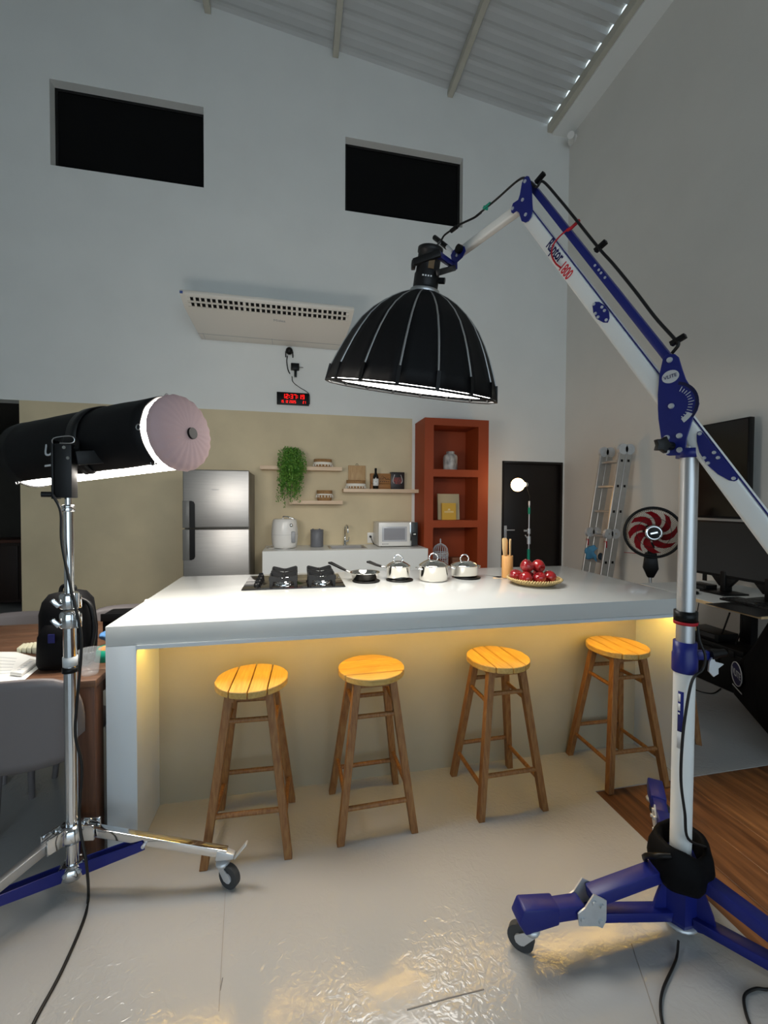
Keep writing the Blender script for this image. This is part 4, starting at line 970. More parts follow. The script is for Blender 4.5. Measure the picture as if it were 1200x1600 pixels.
MB().slab([k0+CR*.0-CU*.03, k0-CR*.016-CU*.012, k0-CR*.013+CU*.02, k0-CR*.002+CU*.038, k0+CR*.006+CU*.02, k0+CR*.034+CU*.012, k0+CR*.016-CU*.002, k0+CR*.016-CU*.02], CF*.006).build('bottle_opener', M_zinc, bs)
zr0, zr1 = zb(971), zb(955)
MB().lathe([(.0265,0),(.0345,.001),(.0345,zr1-zr0),(.0265,zr1-zr0)], BC+V((0,0,zr0)), 28).build('velcro_strap', M_black, bs)
MB().lathe([(.0265,-.010),(.0345,-.010),(.0355,0),(.0265,0)], BC+V((0,0,zr0)), 28).build('red_strap', M_redw, bs)
# sticker on the lower tube
a0s, a1s = math.radians(196), math.radians(240)
MB().lathe([(.0318,zb(1140)),(.0320,zb(1140)),(.0320,zb(1078)),(.0318,zb(1078))], BC, 8, a0=math.radians(192), a1=math.radians(222)).build('sticker', M_blue, bs)
MB().lathe([(.0318,zb(1166)),(.0320,zb(1166)),(.0320,zb(1141)),(.0318,zb(1141))], BC, 8, a0=math.radians(192), a1=math.radians(218)).build('sticker_lower', M_grey, bs)
mk = MB()
for j, (pa, pb) in enumerate(((1082,1094),(1097,1108),(1111,1114))):
    mk.lathe([(.0321,zb(pb)),(.0323,zb(pb)),(.0323,zb(pa)),(.0321,zb(pa))], BC, 4, a0=math.radians(194), a1=math.radians(206 if j < 2 else 204))
mk.build('sticker_mark', M_paper, bs)

# ---- the boom: everything lies in the vertical plane through the pole
bo = BC+V((0,0,zh))
BU = (dep(822,300,1.90)-dep(1050,640,1.41)); BU.z = 0; BU.normalize()
BN = BU.cross(V((0,0,1))).normalized()
if BN.dot(CF) > 0: BN = -BN                      # points towards the viewer
def pp(x, y, off=0.0): return onp(x, y, bo+BN*off, BN)
hw = .030
def plate(name, px, off, th, m, par=None, bevel=.001):
    return MB().slab([pp(x_,y_,off) for x_, y_ in px], -BN*th).build(name, m, par or bs, bevel=bevel, seg=1)
head = [(1035.5,560),(1040,555),(1045,553),(1054,553),(1060,558),(1066,578),(1071,592),(1078,603),(1087.5,613.5),(1092,630.5),(1089,641),(1083,651),(1072.7,684),(1070.5,707),(1066,711),(1045,712),(1041,711),(1033,686),(1028.5,655),(1027.6,639),(1027.6,616),(1030,586)]
hp_ = plate('head_plate', head, hw+.006, .006, M_blue); plate('head_plate', head, -hw, .006, M_blue)
for x_, y_ in ((1046.5,562.5),(1049,634.5),(1042,684),(1061.5,681),(1042,705.5),(1062,703)):
    c = pp(x_,y_,hw+.006); MB().cyl(c, c+BN*.006, .0095, .008, n=12).build('bolt', M_zinc, hp_)
# oval maker's badge and angle scale on the head plate
bd = pp(1047.5,588.5,hw+.0065)
ov = [(math.cos(2*PI*k/28)*.026, math.sin(2*PI*k/28)*.0215) for k in range(28)]
bu = -BU*1.0 if (-BU).dot(CR) > 0 else BU
MB().prism(ov, bd, bu, V((0,0,1)), .0012, -.0006).build('badge', M_grey, hp_)
text('VLITE', .0165, bd, (bu+V((0,0,.12))), (0,0,1), M_bluet, hp_, 'badge_lettering', lift=.001 if bu.cross(V((0,0,1))).dot(BN) > 0 else -.002)
sc0 = pp(1049,634.5,hw+.0066)
for k in range(13):
    a = math.radians(62-k*9.5); dd = bu*math.cos(a)+V((0,0,1))*math.sin(a)
    MB().bar(sc0+dd*.050, sc0+dd*(.062 if k % 3 else .066), .0022, .001, up=BN).build('scale_mark', M_grey, hp_)
wd_ = MB()
a0_, a1_ = math.radians(-58), math.radians(-30)
for k in range(6):
    q0 = a0_+(a1_-a0_)*k/6; q1 = a0_+(a1_-a0_)*(k+1)/6; f = lambda a, r: sc0+(bu*math.cos(a)+V((0,0,1))*math.sin(a))*r
    wd_.slab([f(q0,.056),f(q0,.072),f(q1,.072),f(q1,.056)], BN*.0006)
wd_.build('scale_window', M_grey, hp_)
arc = MB()
for k in range(14):
    q0 = math.radians(75-k*8); q1 = math.radians(75-(k+1)*8); f = lambda a, r: sc0+(bu*math.cos(a)+V((0,0,1))*math.sin(a))*r
    arc.slab([f(q0,.070),f(q0,.080),f(q1,.080),f(q1,.070)], BN*.0004)
arc.build('scale_slot', mat('navy_slot',(10,14,60),.5), hp_)
kb = pp(1049,697,hw+.012)
MB().cyl(kb, kb+BN*.03-CR*.005, .014, n=12).build('pivot_knob_stem', M_black, bs)
st_ = []
for k in range(10): 
    r_ = .030 if k % 2 == 0 else .019; a = 2*PI*k/10; st_.append((r_*math.cos(a), r_*math.sin(a)))
MB().prism(st_, kb+BN*.03-CR*.022, CR*1.0, CU, .02).build('pivot_knob', M_black, bs, bevel=.003)
MB().lathe([(0,0),(.038,0),(.038,.03),(0,.03)], BC+V((0,0,zh-.006)), 24).build('head_socket', M_blue, bs)
# white boom tube
A1 = pp(823,334); A2 = pp(1240,884)
bd_dir = (A2-A1).normalized(); bperp = bd_dir.cross(BN).normalized()
if bperp.z < 0: bperp = -bperp
bt = MB().bar(A1, A2, .050, .062, up=bperp).build('boom_tube', M_white, bs, bevel=.014, seg=3)
MB().bar(A1+bperp*.0312+BN*.020, A2+bperp*.0312+BN*.020, .004, .003, up=bperp).build('boom_groove', M_blue, bt)
def oval_plate(pts, bolts):
    o = MB().slab([pp(x_,y_,.0285) for x_,y_ in pts], -BN*.003).build('joint_plate', M_blue, bt, bevel=.0008, seg=1)
    for x_,y_ in bolts:
        c = pp(x_,y_,.0285); MB().cyl(c, c+BN*.004, .0058, .005, n=10).build('bolt', M_zinc, o)
def off2(L_): return [(780+x_/3.75, 240+y_/3.75) for x_,y_ in L_]
oval_plate(off2([(545,890),(560,868),(585,868),(620,890),(642,925),(645,965),(635,990),(610,990),(570,968),(550,930)]), off2([(556,882),(603,900),(618,920),(565,937),(580,958),(628,975)]))
def off3(L_): return [(960+x_/4.704, 520+y_/4.704) for x_,y_ in L_]
oval_plate(off3([(604,750),(610,728),(630,722),(650,735),(910,1060),(905,1080),(880,1092),(840,1085),(760,1040),(680,970),(625,880),(605,800)]), off3([(628,742),(733,880),(762,918),(660,920),(688,958),(876,1070)]))
# maker's name on the boom
c = pp(879,400,.0262)
def sgn_lift(u_, v_): return .0008 if u_.cross(v_).dot(BN) > 0 else -.0014
bu2 = bd_dir; bv2 = bperp-bu2*bperp.dot(bu2)
text('Raptor', .060, pp(867.5,391.5,.0255), bu2, bv2, M_bluet, bt, 'boom_lettering', bold=.0012, ext=.0004, sx=.72, lift=sgn_lift(bu2,bv2))
text('1800', .056, pp(886,420.5,.0255)-bv2*.008, bu2, bv2, M_redt, bt, 'boom_lettering', bold=.0010, ext=.0004, sx=.70, lift=sgn_lift(bu2,bv2))
# blue parallel link, apex plates, short white arm
l0 = pp(829,288); l1 = pp(1046,562)
lk = MB().bar(l0, l1, .026, .026, up=bperp).build('link_bar', M_blue, bs, bevel=.003)
for x_, y_ in off2([(562,656),(585,682),(598,700),(621,727)]):
    c = pp(x_,y_,.013); MB().cyl(c, c+BN*.003, .005, n=8).build('bolt', M_zinc, lk)
apex = off2([(148,140),(160,130),(172,132),(180,150),(188,190),(190,230),(192,290),(195,330),(185,370),(168,395),(150,403),(130,395),(122,370),(115,345),(100,335),(80,350),(70,345),(68,325),(80,290),(110,270),(120,240),(125,210),(132,170)])
ap_ = plate('apex_plate', apex, .034, .005, M_blue); plate('apex_plate', apex, -.029, .005, M_blue)
for x_, y_ in off2([(152,163),(138,271),(80,322),(156,358)]):
    c = pp(x_,y_,.034); MB().cyl(c, c+BN*.004, .0075, n=10).build('bolt', M_zinc, ap_)
B1 = pp(812,326); B2 = pp(716,397)
MB().bar(B1, B2, .040, .046, up=(0,0,1)).build('boom_arm', mat('warm_white_coat',(224,222,216),.4), bs, bevel=.010, seg=3)
kn = off = [(480+x_/2.857, 250+y_/2.857) for x_, y_ in [(640,425),(650,405),(680,380),(700,385),(705,405),(690,435),(665,458),(645,452)]]
kp = plate('knuckle_plate', kn, .030, .006, M_blue); plate('knuckle_plate', kn, -.024, .006, M_blue)
c = pp(714,399,.030); MB().cyl(c, c+BN*.004, .008, n=10).build('bolt', M_zinc, kp)
c = pp(719.5,390,.030); MB().cyl(c, c+BN*.022, .022, n=16).build('knuckle_knob', M_black, bs)
# sandbag saddled on the legs round the pole
sb = thing('sandbag', 'black nylon sandbag saddled round the foot of the boom stand', 'sandbag', BC+V((0,0,.2)))
zs0, zs1 = .190, .322
s_ = MB(); prof = [(.050,zs0+.03),(.066,zs0+.002),(.084,zs0-.004),(.095,zs0+.02),(.100,zs0+.06),(.096,zs0+.10),(.084,zs1-.008),(.074,zs1),(.064,zs1-.008),(.058,zs1-.05),(.046,zs0+.05),(.050,zs0+.03)]
s_.lathe(prof, BC, 48)
for p in s_.v:
    a = math.atan2(p.y-BC.y, p.x-BC.x); f = 1+.10*math.cos(2*(a-.4))+.03*math.cos(7*a)
    p.x = BC.x+(p.x-BC.x)*f; p.y = BC.y+(p.y-BC.y)*f
    rel = (p.z-zs0)/(zs1-zs0)
    p.z += rel*(-.030*math.cos(a-math.radians(-75))**2*(1 if math.cos(a-math.radians(-75)) > 0 else .15)) + (-.012 if math.cos(a-math.radians(-70)) > 0 else 0)*(1-rel)*max(0,math.cos(a-math.radians(-70)))
s_.jitter(.006, 14); s_.build('bag', M_blacksat, sb, weld=True)
MB().tube(cat_rom([BC+V((-.085,-.045,.30)), BC+V((-.118,-.02,.285)), BC+V((-.122,.02,.25)), BC+V((-.10,.04,.215))]), .009, n=6).build('carry_strap', M_black, sb)
# cables of the boom stand
clp = [pp(741,340,.0), pp(775,312,.0), pp(808,283,.0), pp(822,279,.02), pp(838,292,.03)]+[pp(x_,y_,.025)+bperp*.022 for x_,y_ in off2([(235,195),(330,300),(430,425),(560,590),(640,680),(760,830),(880,990),(990,1115),(1012,1150)])]+[pp(1050,552,.02)]
cord(clp, 'black cable tied along the blue link of the boom arm', .0055)
for x_, y_ in off2([(215,172),(562,572),(1005,1118)]):
    c = pp(x_,y_,.02)+bperp*.018; o = MB().bar(c-bperp*.018, c+bperp*.028+bd_dir*.010, .016, .020, up=BN); o.build('cable_tie', M_black, lk, bevel=.002)
tag(MB().tube(cat_rom([pp(896,354,.02)+bperp*.01, pp(885,360,.03), pp(872,372,.035), pp(864,384,.036), pp(862,398,.036), pp(868,411,.036), pp(876,418,.036)]), .0035, n=6).tube([pp(899,352,.0)+bperp*.02, pp(893,356,.022), pp(886,360,.025)], .007, n=6).build('red_tie', M_redw, loc=pp(885,360)), 'red webbing tie dangling from the blue link of the boom', 'strap')
y_ = BC.y-.05
cord([BC+V((.034,-.012,zr0)), ony(1093,1000,y_+.02), ony(1102,1025,y_), ony(1098,1046,y_), ony(1082,1062,y_), ony(1072,1110,y_), ony(1066,1160,y_), ony(1064,1220,y_), ony(1070,1270,y_), ony(1075,1310,y_+.0), V((BC.x+.06,BC.y-.04,.30))], 'black cable hanging beside the white boom pole', .0045)
cord([onz(1060,1470,.02), onz(1056,1500,.006), onz(1036,1545,.006), onz(1032,1580,.006), onz(1040,1620,.006), onz(1050,1660,.006)], 'thin black cable running across the floor from the boom stand foot', .004)
cord([onz(1230,1545,.006), onz(1200,1546,.006), onz(1180,1545,.006), onz(1163,1556,.006), onz(1166,1585,.006), onz(1180,1620,.006)], 'looped black cable on the floor at the lower right', .004)

# ================================================================== PARABOLIC SOFTBOX LIGHT
sa = (CR*-.13-CU*.97+CF*.232).normalized()             # axis, pointing out of the mouth
SC = dep(642,610,2.36); SR = .475; SH = .507
sx_ = (CR-sa*CR.dot(sa)).normalized(); sz_ = -sa; sy_ = sz_.cross(sx_)
SM = Matrix((sx_,sy_,sz_)).transposed().to_4x4(); SM.translation = SC
sl = thing('softbox_light', 'black parabolic softbox with lamp head hanging from the boom over the island', 'studio light', M=SM)
sp_ = [(.075,1.0),(.17,.982),(.30,.93),(.42,.865),(.55,.77),(.66,.66),(.76,.52),(.83,.40),(.90,.26),(.95,.15),(1.0,0.0)]
NG = 16
def gore():
    m_ = MB(); vs = []
    da = 2*PI/NG
    for r_, z_ in sp_:
        for k in range(5):
            a = -da/2+da*k/4; bul = 1-.020*(1-abs(k-2)/2)*(1 if .1 < z_ < .95 else .3)
            rr = SR*r_*math.cos(da/2)/max(.9,math.cos(a))*bul
            vs.append((rr*math.cos(a), rr*math.sin(a), SH*z_))
    m_.add(vs, [(i*5+k,i*5+k+1,(i+1)*5+k+1,(i+1)*5+k) for i in range(len(sp_)-1) for k in range(4)], True)
    return m_.xf(SM)
g0 = gore().build('fabric_panel', M_blackfab, sl, recalc=False)
so = g0.modifiers.new('thick','SOLIDIFY'); so.thickness = .004; so.offset = -1
rod = MB().tube([(SR*r_*1.004,0,SH*z_) for r_, z_ in sp_ if z_ > .12], .0058, n=6).xf(SM).build('rib_rod', M_alu, sl)
tab = MB().bar((SR*1.0,0,-.012),(SR*.966,0,SH*.15),.018,.012,up=(1,0,0)).xf(SM).build('rib_pocket', M_black, sl)
for k in range(NG):
    if k: 
        c = g0.copy(); COL.objects.link(c); c.rotation_euler = (0,0,2*PI*k/NG)
    for o in (rod, tab):
        c = o.copy(); COL.objects.link(c); c.rotation_euler = (0,0,2*PI*(k+.5)/NG)
for o in (rod, tab): bpy.data.objects.remove(o, do_unlink=True)
MB().tube([(SR*1.0*math.cos(2*PI*(k+.5)/NG),SR*1.0*math.sin(2*PI*(k+.5)/NG),-.008) for k in range(NG)], .006, n=6, closed=True).xf(SM).build('rim_cord', M_black, sl)
MB().lathe([(SR*.975,.014),(SR*.6,.012),(0,.010)], (0,0,0), NG, a0=PI/NG, a1=2*PI+PI/NG).xf(SM).build('diffuser', M_softlight, sl, recalc=False)
MB().lathe([(.072,SH*.97),(.078,SH*.98),(.078,SH*1.02),(.070,SH*1.03),(0,SH*1.03)], (0,0,0), 24).xf(SM).build('mount_ring', M_alu, sl)
lh = .200; lb_ = SH*1.03
MB().lathe([(0,lb_),(.064,lb_),(.066,lb_+.01),(.066,lb_+.07),(.061,lb_+.08),(.061,lb_+lh-.03),(.066,lb_+lh-.025),(.066,lb_+lh-.004),(.060,lb_+lh),(0,lb_+lh)], (0,0,0), 24).xf(SM).build('lamp_head', M_blackm, sl)
for k in range(4): MB().box(-.028+k*.014,-.020+k*.014,-.0675,-.0665,lb_+.045,lb_+.052).xf(SM).build('control_key', M_grey, sl)
MB().box(-.004,.026,-.0645,-.0605,lb_+.085,lb_+.135).xf(SM).build('warning_label', mat('label_amber',(84,62,20),.5), sl)
# yoke from the lamp head to the boom arm
yz = lb_+lh*.60
Y0 = SM @ V((-.072,-.02,yz-.01)); Y1 = SM @ V((.075,.02,yz+.0)); kc = pp(705,408); 
MB().bar(SM @ V((-.082,-.035,yz-.012)), SM @ V((.05,-.078,yz+.035)), .022, .036).build('yoke', M_blackm, sl, bevel=.005)
MB().bar(SM @ V((-.078,-.03,yz-.012)), SM @ V((-.078,.03,yz-.012)), .022, .036).build('yoke', M_blackm, sl, bevel=.005)
MB().bar(SM @ V((.05,-.078,yz-.055)), pp(709,419), .026, .030).build('yoke', M_blackm, sl, bevel=.005)
MB().bar(SM @ V((.035,-.07,yz+.03)), pp(707,414), .026, .032).build('yoke_link', M_blue, sl, bevel=.005)
MB().bar(pp(709,421), pp(709,408), .034, .03).build('yoke_link', M_blue, sl, bevel=.005)
MB().cyl(SM @ V((.066,-.02,yz-.075)), SM @ V((.095,-.03,yz-.075)), .016, n=12).build('tilt_knob', M_black, sl)
MB().cyl(pp(679,371), pp(698,386), .014, n=14).build('safety_grip', M_black, sl)
MB().cyl(SM @ V((.02,0,lb_+lh-.01)), pp(688,378), .008, n=10).build('grip_post', M_zinc, sl)
MB().cyl(pp(699,386), pp(707,393), .012, .008, n=10).build('grip_stud', M_zinc, sl)
cord([SM @ V((.02,-.01,lb_+lh)), pp(689,376), pp(694,368), pp(703,361), pp(720,350), pp(741,340), pp(752,332)], 'black power lead from the lamp head up to the boom', .0055)
c = pp(709,357.5); o = MB().cyl(pp(705,361), pp(714,354), .012, n=10)
tag(o.build('cable_joiner', M_black, loc=c), 'black inline connector on the lamp lead', 'connector')
c = pp(760,323); o = MB().cyl(pp(756,326), pp(766,318), .0085, n=10).slab([pp(756,322),pp(764,320),pp(762,329),pp(757,328)], BN*.004)
tag(o.build('green_tape_flag', M_green, loc=c), 'green tape flag wrapped round the lamp lead', 'tape')

# ================================================================== SMALL BULB LIGHT BY THE DOOR
by = 4.72; q = ony(826,860,by)
t = thing('bulb_light_stand', 'thin light stand with green tape and a glowing warm bulb by the black door', 'light stand', (q.x,by,0))
zq = lambda py: ony(826,py,by).z
MB().cyl((q.x,by,.30),(q.x,by,zq(870)),.014,n=12).build('lower_tube', M_alu, t)
MB().cyl((q.x,by,zq(870)),(q.x,by,zq(790)),.009,n=12).build('upper_tube', M_alu, t)
MB().cyl((q.x,by,zq(874)),(q.x,by,zq(858)),.018,n=12).build('green_tape', M_green, t)
MB().cyl((q.x,by,zq(803)),(q.x,by,zq(793)),.015,n=12).build('green_tape', M_green, t)
MB().cyl((q.x,by,zq(850)),(q.x,by,zq(838)),.022,n=12).build('clamp', M_zinc, t)
MB().cyl((q.x,by,zq(834)),(q.x,by,zq(826)),.020,n=12).bar((q.x-.07,by-.01,zq(829)),(q.x+.01,by,zq(829)),.016,.022).build('clamp', M_zinc, t)
MB().cyl((q.x,by,zq(844)),(q.x-.06,by-.02,zq(836)),.007,n=8).build('clamp_lever', M_zinc, t)
MB().cyl((q.x,by,zq(790)),(q.x,by,zq(783)),.012,n=12).build('spigot', M_zinc, t)
bb = ony(809,757.5,by-.05); nk = ony(820,757,by)
MB().tube([(q.x,by,zq(788)),(q.x+.012,by+.01,zq(775)),nk+V((.025,.02,0))], .005, n=8).build('gooseneck', M_black, t)
MB().cyl(nk+V((.03,.02,0)), nk-V((.01,0,0)), .03, n=16).build('lamp_socket', M_zinc, t)
MB().ball(bb, .080, 24, 14).build('bulb', M_bulb, t)
MB().cyl(bb+V((.03,.01,0)), nk-V((.008,0,0)), .042, .028, n=16).build('bulb_neck', M_bulb, t)
for k in range(3):
    a = 2*PI*k/3+.3; MB().bar((q.x,by,.42),(q.x+.38*math.cos(a),by+.38*math.sin(a),.01),.018,.018).build('leg', M_alu, t)

# ================================================================== RIGHT WALL: ladder, fan, screens, desk, bags
# ---- folded ladder leaning on the wall
ld = thing('folding_ladder', 'folded aluminium ladder leaning against the right wall', 'ladder', (3.45,4.28,0))
zt_ = 2.10; ya, yb3 = 4.385, 4.085
def lx(z, layer): return 3.675-(zt_-z)*.16-layer*.086
for layer in (0,1):
    for y_ in (ya, yb3):
        rl = MB().bar((lx(.02,layer),y_,.02),(lx(zt_-.03,layer),y_,zt_-.03),.028,.080,up=(-1,0,0)).build('rail', M_ladder, ld, bevel=.004, seg=1)
    for k in range(7):
        z_ = .22+.285*k
        MB().bar((lx(z_,layer),ya-.013,z_),(lx(z_,layer),yb3+.013,z_),.030,.028).build('rung', M_ladder, ld, bevel=.004, seg=1)
        c = V((lx(z_,layer),yb3-.0135,z_)); MB().box(c.x-.014,c.x+.014,c.y-.002,c.y,c.z-.014,c.z+.014).build('rung_end', M_black, ld)
for y_ in (ya, yb3):
    for layer in (0,1):
        c = V((lx(zt_-.04,layer),y_,zt_-.04)); MB().cyl(c-V((0,.016,0)), c+V((0,.016,0)), .060, n=24).build('hinge_plate', M_zinc, ld, bevel=.003)
        c = V((lx(1.11,layer)-.02,y_-.002,1.11)); MB().cyl(c-V((0,.018,0)), c+V((0,.018,0)), .056, n=24).build('hinge_plate', M_zinc, ld, bevel=.003)
        MB().cyl(c-V((0,.026,0)), c+V((0,.026,0)), .012, n=10).build('hinge_bolt', M_chrome, ld)
    MB().box(lx(.99,1)-.035,lx(.99,1)-.020,y_-.016,y_+.016,.955,1.03).build('red_catch', M_redw, ld)
gp = V((lx(.88,1)-.025,(ya+yb3)/2+.02,.88))
gl = MB(); vs = []; N_ = 12
for i in range(N_+1):
    for j in range(N_+1):
        u, v_ = i/N_-.5, j/N_-.5
        q = gp+V((-.03-.02*math.cos(v_*3), -u*.165*(1-.15*v_)+.012*math.sin(9*v_), v_*.155+.012*math.sin(7*u+1)))
        vs.append(q+noise.noise_vector(q*22)*.016)
gl.add(vs, [(i*(N_+1)+j,(i+1)*(N_+1)+j,(i+1)*(N_+1)+j+1,i*(N_+1)+j+1) for i in range(N_) for j in range(N_)], True)
o = gl.build('blue_cloth', M_bluegl, loc=gp, recalc=False); sd_ = o.modifiers.new('thick','SOLIDIFY'); sd_.thickness = .008
tag(o, 'crumpled blue cloth hanging on a ladder rung', 'cloth')
bp2 = gp+V((.0,-.115,-.03)); gl = MB().ball(bp2, .042, 14, 10, (.5,.9,1.0)); gl.jitter(.012, 20)
tag(gl.build('dark_glove', mat('dark_teal_cloth',(22,42,56),.8), loc=bp2), 'small dark glove beside the blue cloth on the ladder', 'glove')

# ---- pedestal fan
fc = onx(1020,832,3.28); fo = (CAM-fc); fo.z = 0; fo.normalize(); fo = (fo+V((0.12,-.05,0))).normalized()
fr = V((0,0,1)).cross(fo).normalized(); fu = fo.cross(fr)
FM = Matrix((fr,fu,fo)).transposed().to_4x4(); FM.translation = fc
fn = thing('pedestal_fan', 'black pedestal fan with red blades beside the ladder', 'fan', (fc.x,fc.y,0))
RF = .232
def ring(r_, z_, w_, nm, m_, n=48): MB().tube([(r_*math.cos(2*PI*k/n),r_*math.sin(2*PI*k/n),z_) for k in range(n)], w_, n=6, closed=True).xf(FM).build(nm, m_, fn)
ring(RF, 0, .013, 'guard_rim', M_black)
wire = MB(); 
for k in range(84):
    a = 2*PI*k/84
    for s_ in (1,-1):
        p = [V((r_*math.cos(a+sw*s_),r_*math.sin(a+sw*s_),s_*z_)) for r_, z_, sw in ((RF,0.01,.0),(RF*.93,.045,.05),(RF*.6,.062,.22),(RF*.24,.066,.40))]
        wire.tube(p, .0010, n=3, cap=False)
wo = wire.xf(FM).build('guard_wires', M_blackm, fn); wo['kind'] = 'stuff'
for r_, z_ in ((RF*.93,.045),(RF*.6,.062)): ring(r_, z_, .002, 'guard_ring', M_black, 36)
for k in range(8):
    vs = []; a0 = 2*PI*k/8+.2
    for i in range(8):
        u = i/7; r_ = RF*(.20+.66*u); c_a = a0+.75*u*u+.05; hw_ = (.52-.10*u)*(.60+.9*u*(1-u)*1.8)
        for s_ in (-1,1): vs.append((r_*math.cos(c_a+s_*hw_*.62), r_*math.sin(c_a+s_*hw_*.62), -.012+s_*.020))
    MB().add(vs, [(2*i,2*i+1,2*i+3,2*i+2) for i in range(7)], True).xf(FM).build('blade', M_fanred, fn, recalc=False)
for k in range(10): pass
MB().lathe([(0,-.03),(.05,-.03),(.056,.0),(.056,.03),(0,.03)], (0,0,0), 24).xf(FM).build('blade_hub', M_fanred, fn)
MB().lathe([(.070,.060),(.074,.066),(.070,.078),(.052,.084),(.050,.080),(.050,.062)], (0,0,0), 28).xf(FM).build('guard_badge', M_chrome, fn)
MB().lathe([(.050,.078),(.02,.082),(0,.083)], (0,0,0), 24).xf(FM).build('badge_centre', M_black, fn)
MB().bar((-.028,-.008,.085),(.028,.008,.085),.014,.005,up=(0,0,1)).xf(FM).build('badge_bar', M_chrome, fn)
MB().lathe([(0,-.17),(.04,-.17),(.07,-.14),(.075,-.07),(.06,-.06),(0,-.06)], (0,0,0), 20).xf(FM).build('motor', M_black, fn)
pz = fc-fo*.10
MB().add([pz+V((0,0,0))+fr*x_+fo*y_+V((0,0,z_)) for x_, y_, z_ in ((-.045,-.045,-.20),(.045,-.045,-.20),(.045,.045,-.20),(-.045,.045,-.20),(-.062,-.05,-.35),(.062,-.05,-.35),(.062,.05,-.35),(-.062,.05,-.35),(-.026,-.026,-.44),(.026,-.026,-.44),(.026,.026,-.44),(-.026,.026,-.44))],
         [(3,2,1,0),(8,9,10,11)]+[(i*4+k,i*4+(k+1)%4,(i+1)*4+(k+1)%4,(i+1)*4+k) for i in range(2) for k in range(4)]).build('control_box', M_black, fn, bevel=.008)
MB().cyl((pz.x,pz.y,fc.z-.21),(pz.x,pz.y,fc.z-.10),.03,n=14).build('neck', M_black, fn)
MB().cyl((pz.x,pz.y,.03),(pz.x,pz.y,fc.z-.43),.014,n=14).build('pole', M_alu, fn)
MB().lathe([(0,0),(.20,0),(.20,.012),(.06,.035),(.03,.06),(0,.06)], (pz.x,pz.y,0), 28).build('base', M_black, fn)
cord([onx(1018,870,3.55), onx(1016,890,3.6), onx(1014,905,3.62), onx(1022,918,3.6), onx(1032,935,3.55), V((3.52,3.5,.3)), V((3.5,3.5,.03)), V((3.42,3.42,.006))], 'thin fan cord hanging by the right wall', .004)
tag(MB().tube([onx(975,863,3.70), onx(1010,866,3.75)], .0035, n=5).build('red_rope', M_redw, loc=onx(975,863,3.70)), 'short red cord stretched between ladder and fan', 'cord')
tag(MB().tube([onx(1060,876,3.755), onx(1095,880,3.755)], .003, n=5).build('thin_cable', M_cable, loc=onx(1060,876,3.755)), 'short dark cord on the wall right of the fan', 'cord')

# ---- upper screen on the wall, lower monitor on the desk
tvx = 3.62
a = onx(1076,667,tvx); c_ = onx(1172,652.5,tvx); zb_ = onx(1076,808,tvx).z; zt2 = (a.z+c_.z)/2
tv = thing('wall_screen', 'black screen fixed upright high on the right wall', 'screen', (tvx,(a.y+c_.y)/2,zb_))
MB().box(tvx, tvx+.05, c_.y, a.y, zb_, zt2).build('housing', M_black, tv, bevel=.004)
MB().box(tvx-.002, tvx, c_.y+.012, a.y-.012, zb_+.02, zt2-.012).build('panel', M_screen, tv)
MB().box(tvx+.05, XR-.001, c_.y+.15, a.y-.15, zb_+.25, zt2-.25).build('wall_mount', M_blackm, tv)
mx = 3.26
a = onx(1077,812,mx); c_ = onx(1077,893,mx); y1_ = a.y; y0_ = y1_-.98
mo = thing('desk_monitor', 'wide dark monitor standing on the desk under the wall screen', 'monitor', (mx,y1_-.4,.75))
MB().box(mx, mx+.045, y0_, y1_, c_.z, a.z).build('housing', M_black, mo, bevel=.004)
MB().box(mx-.002, mx, y0_+.012, y1_-.012, c_.z+.022, a.z-.012).build('panel', M_screen2, mo)
DZ_ = .755
DX_ = (2.86, 3.72); DY_ = (2.085, 3.12)
for yy in (y1_-.30, y1_-.62):
    MB().bar((mx+.03,yy,DZ_+.012),(mx+.03,yy,c_.z+.05),.075,.04,up=(0,1,0)).build('stand_post', M_black, mo, bevel=.006)
    MB().slab([(mx-.11,yy-.10,DZ_+.0005),(mx+.10,yy-.12,DZ_+.0005),(mx+.12,yy+.12,DZ_+.0005),(mx-.11,yy+.10,DZ_+.0005)], (0,0,.012)).build('stand_foot', M_black, mo, bevel=.003)
    MB().slab([(mx+.005,yy-.10,c_.z-.0),(mx+.005,yy+.10,c_.z-.0),(mx+.005,yy+.04,c_.z-.07),(mx+.005,yy-.04,c_.z-.07)], (.03,0,0)).build('stand_yoke', M_black, mo, bevel=.003)
MB().bar((mx+.022,y1_-.13,c_.z+.005),(mx+.022,y1_-.13,c_.z-.055),.03,.012).build('headset_hook', M_black, mo)
# ---- desk
dk = thing('standing_desk', 'plywood topped desk on black column legs by the right wall', 'desk', (3.3,2.6,0))
MB().slab([(DX_[0],DY_[0],DZ_-.028),(DX_[1],DY_[0],DZ_-.028),(DX_[1],DY_[1],DZ_-.028),(DX_[0]+.07,DY_[1],DZ_-.028)], (0,0,.024)).build('desktop', M_ply, dk)
MB().slab([(DX_[0],DY_[0],DZ_-.004),(DX_[1],DY_[0],DZ_-.004),(DX_[1],DY_[1],DZ_-.004),(DX_[0]+.07,DY_[1],DZ_-.004)], (0,0,.004)).build('laminate', M_desk, dk)
for yy in (2.30, 2.72):
    MB().box(3.57,3.64,yy-.045,yy+.045,.05,DZ_-.03).build('leg', M_black, dk, bevel=.003)
    MB().box(3.53,3.74,yy-.035,yy+.035,.001,.05).build('foot', M_black, dk, bevel=.004)
    MB().box(3.10,3.68,yy-.03,yy+.03,DZ_-.065,DZ_-.0285).build('top_bracket', M_black, dk)
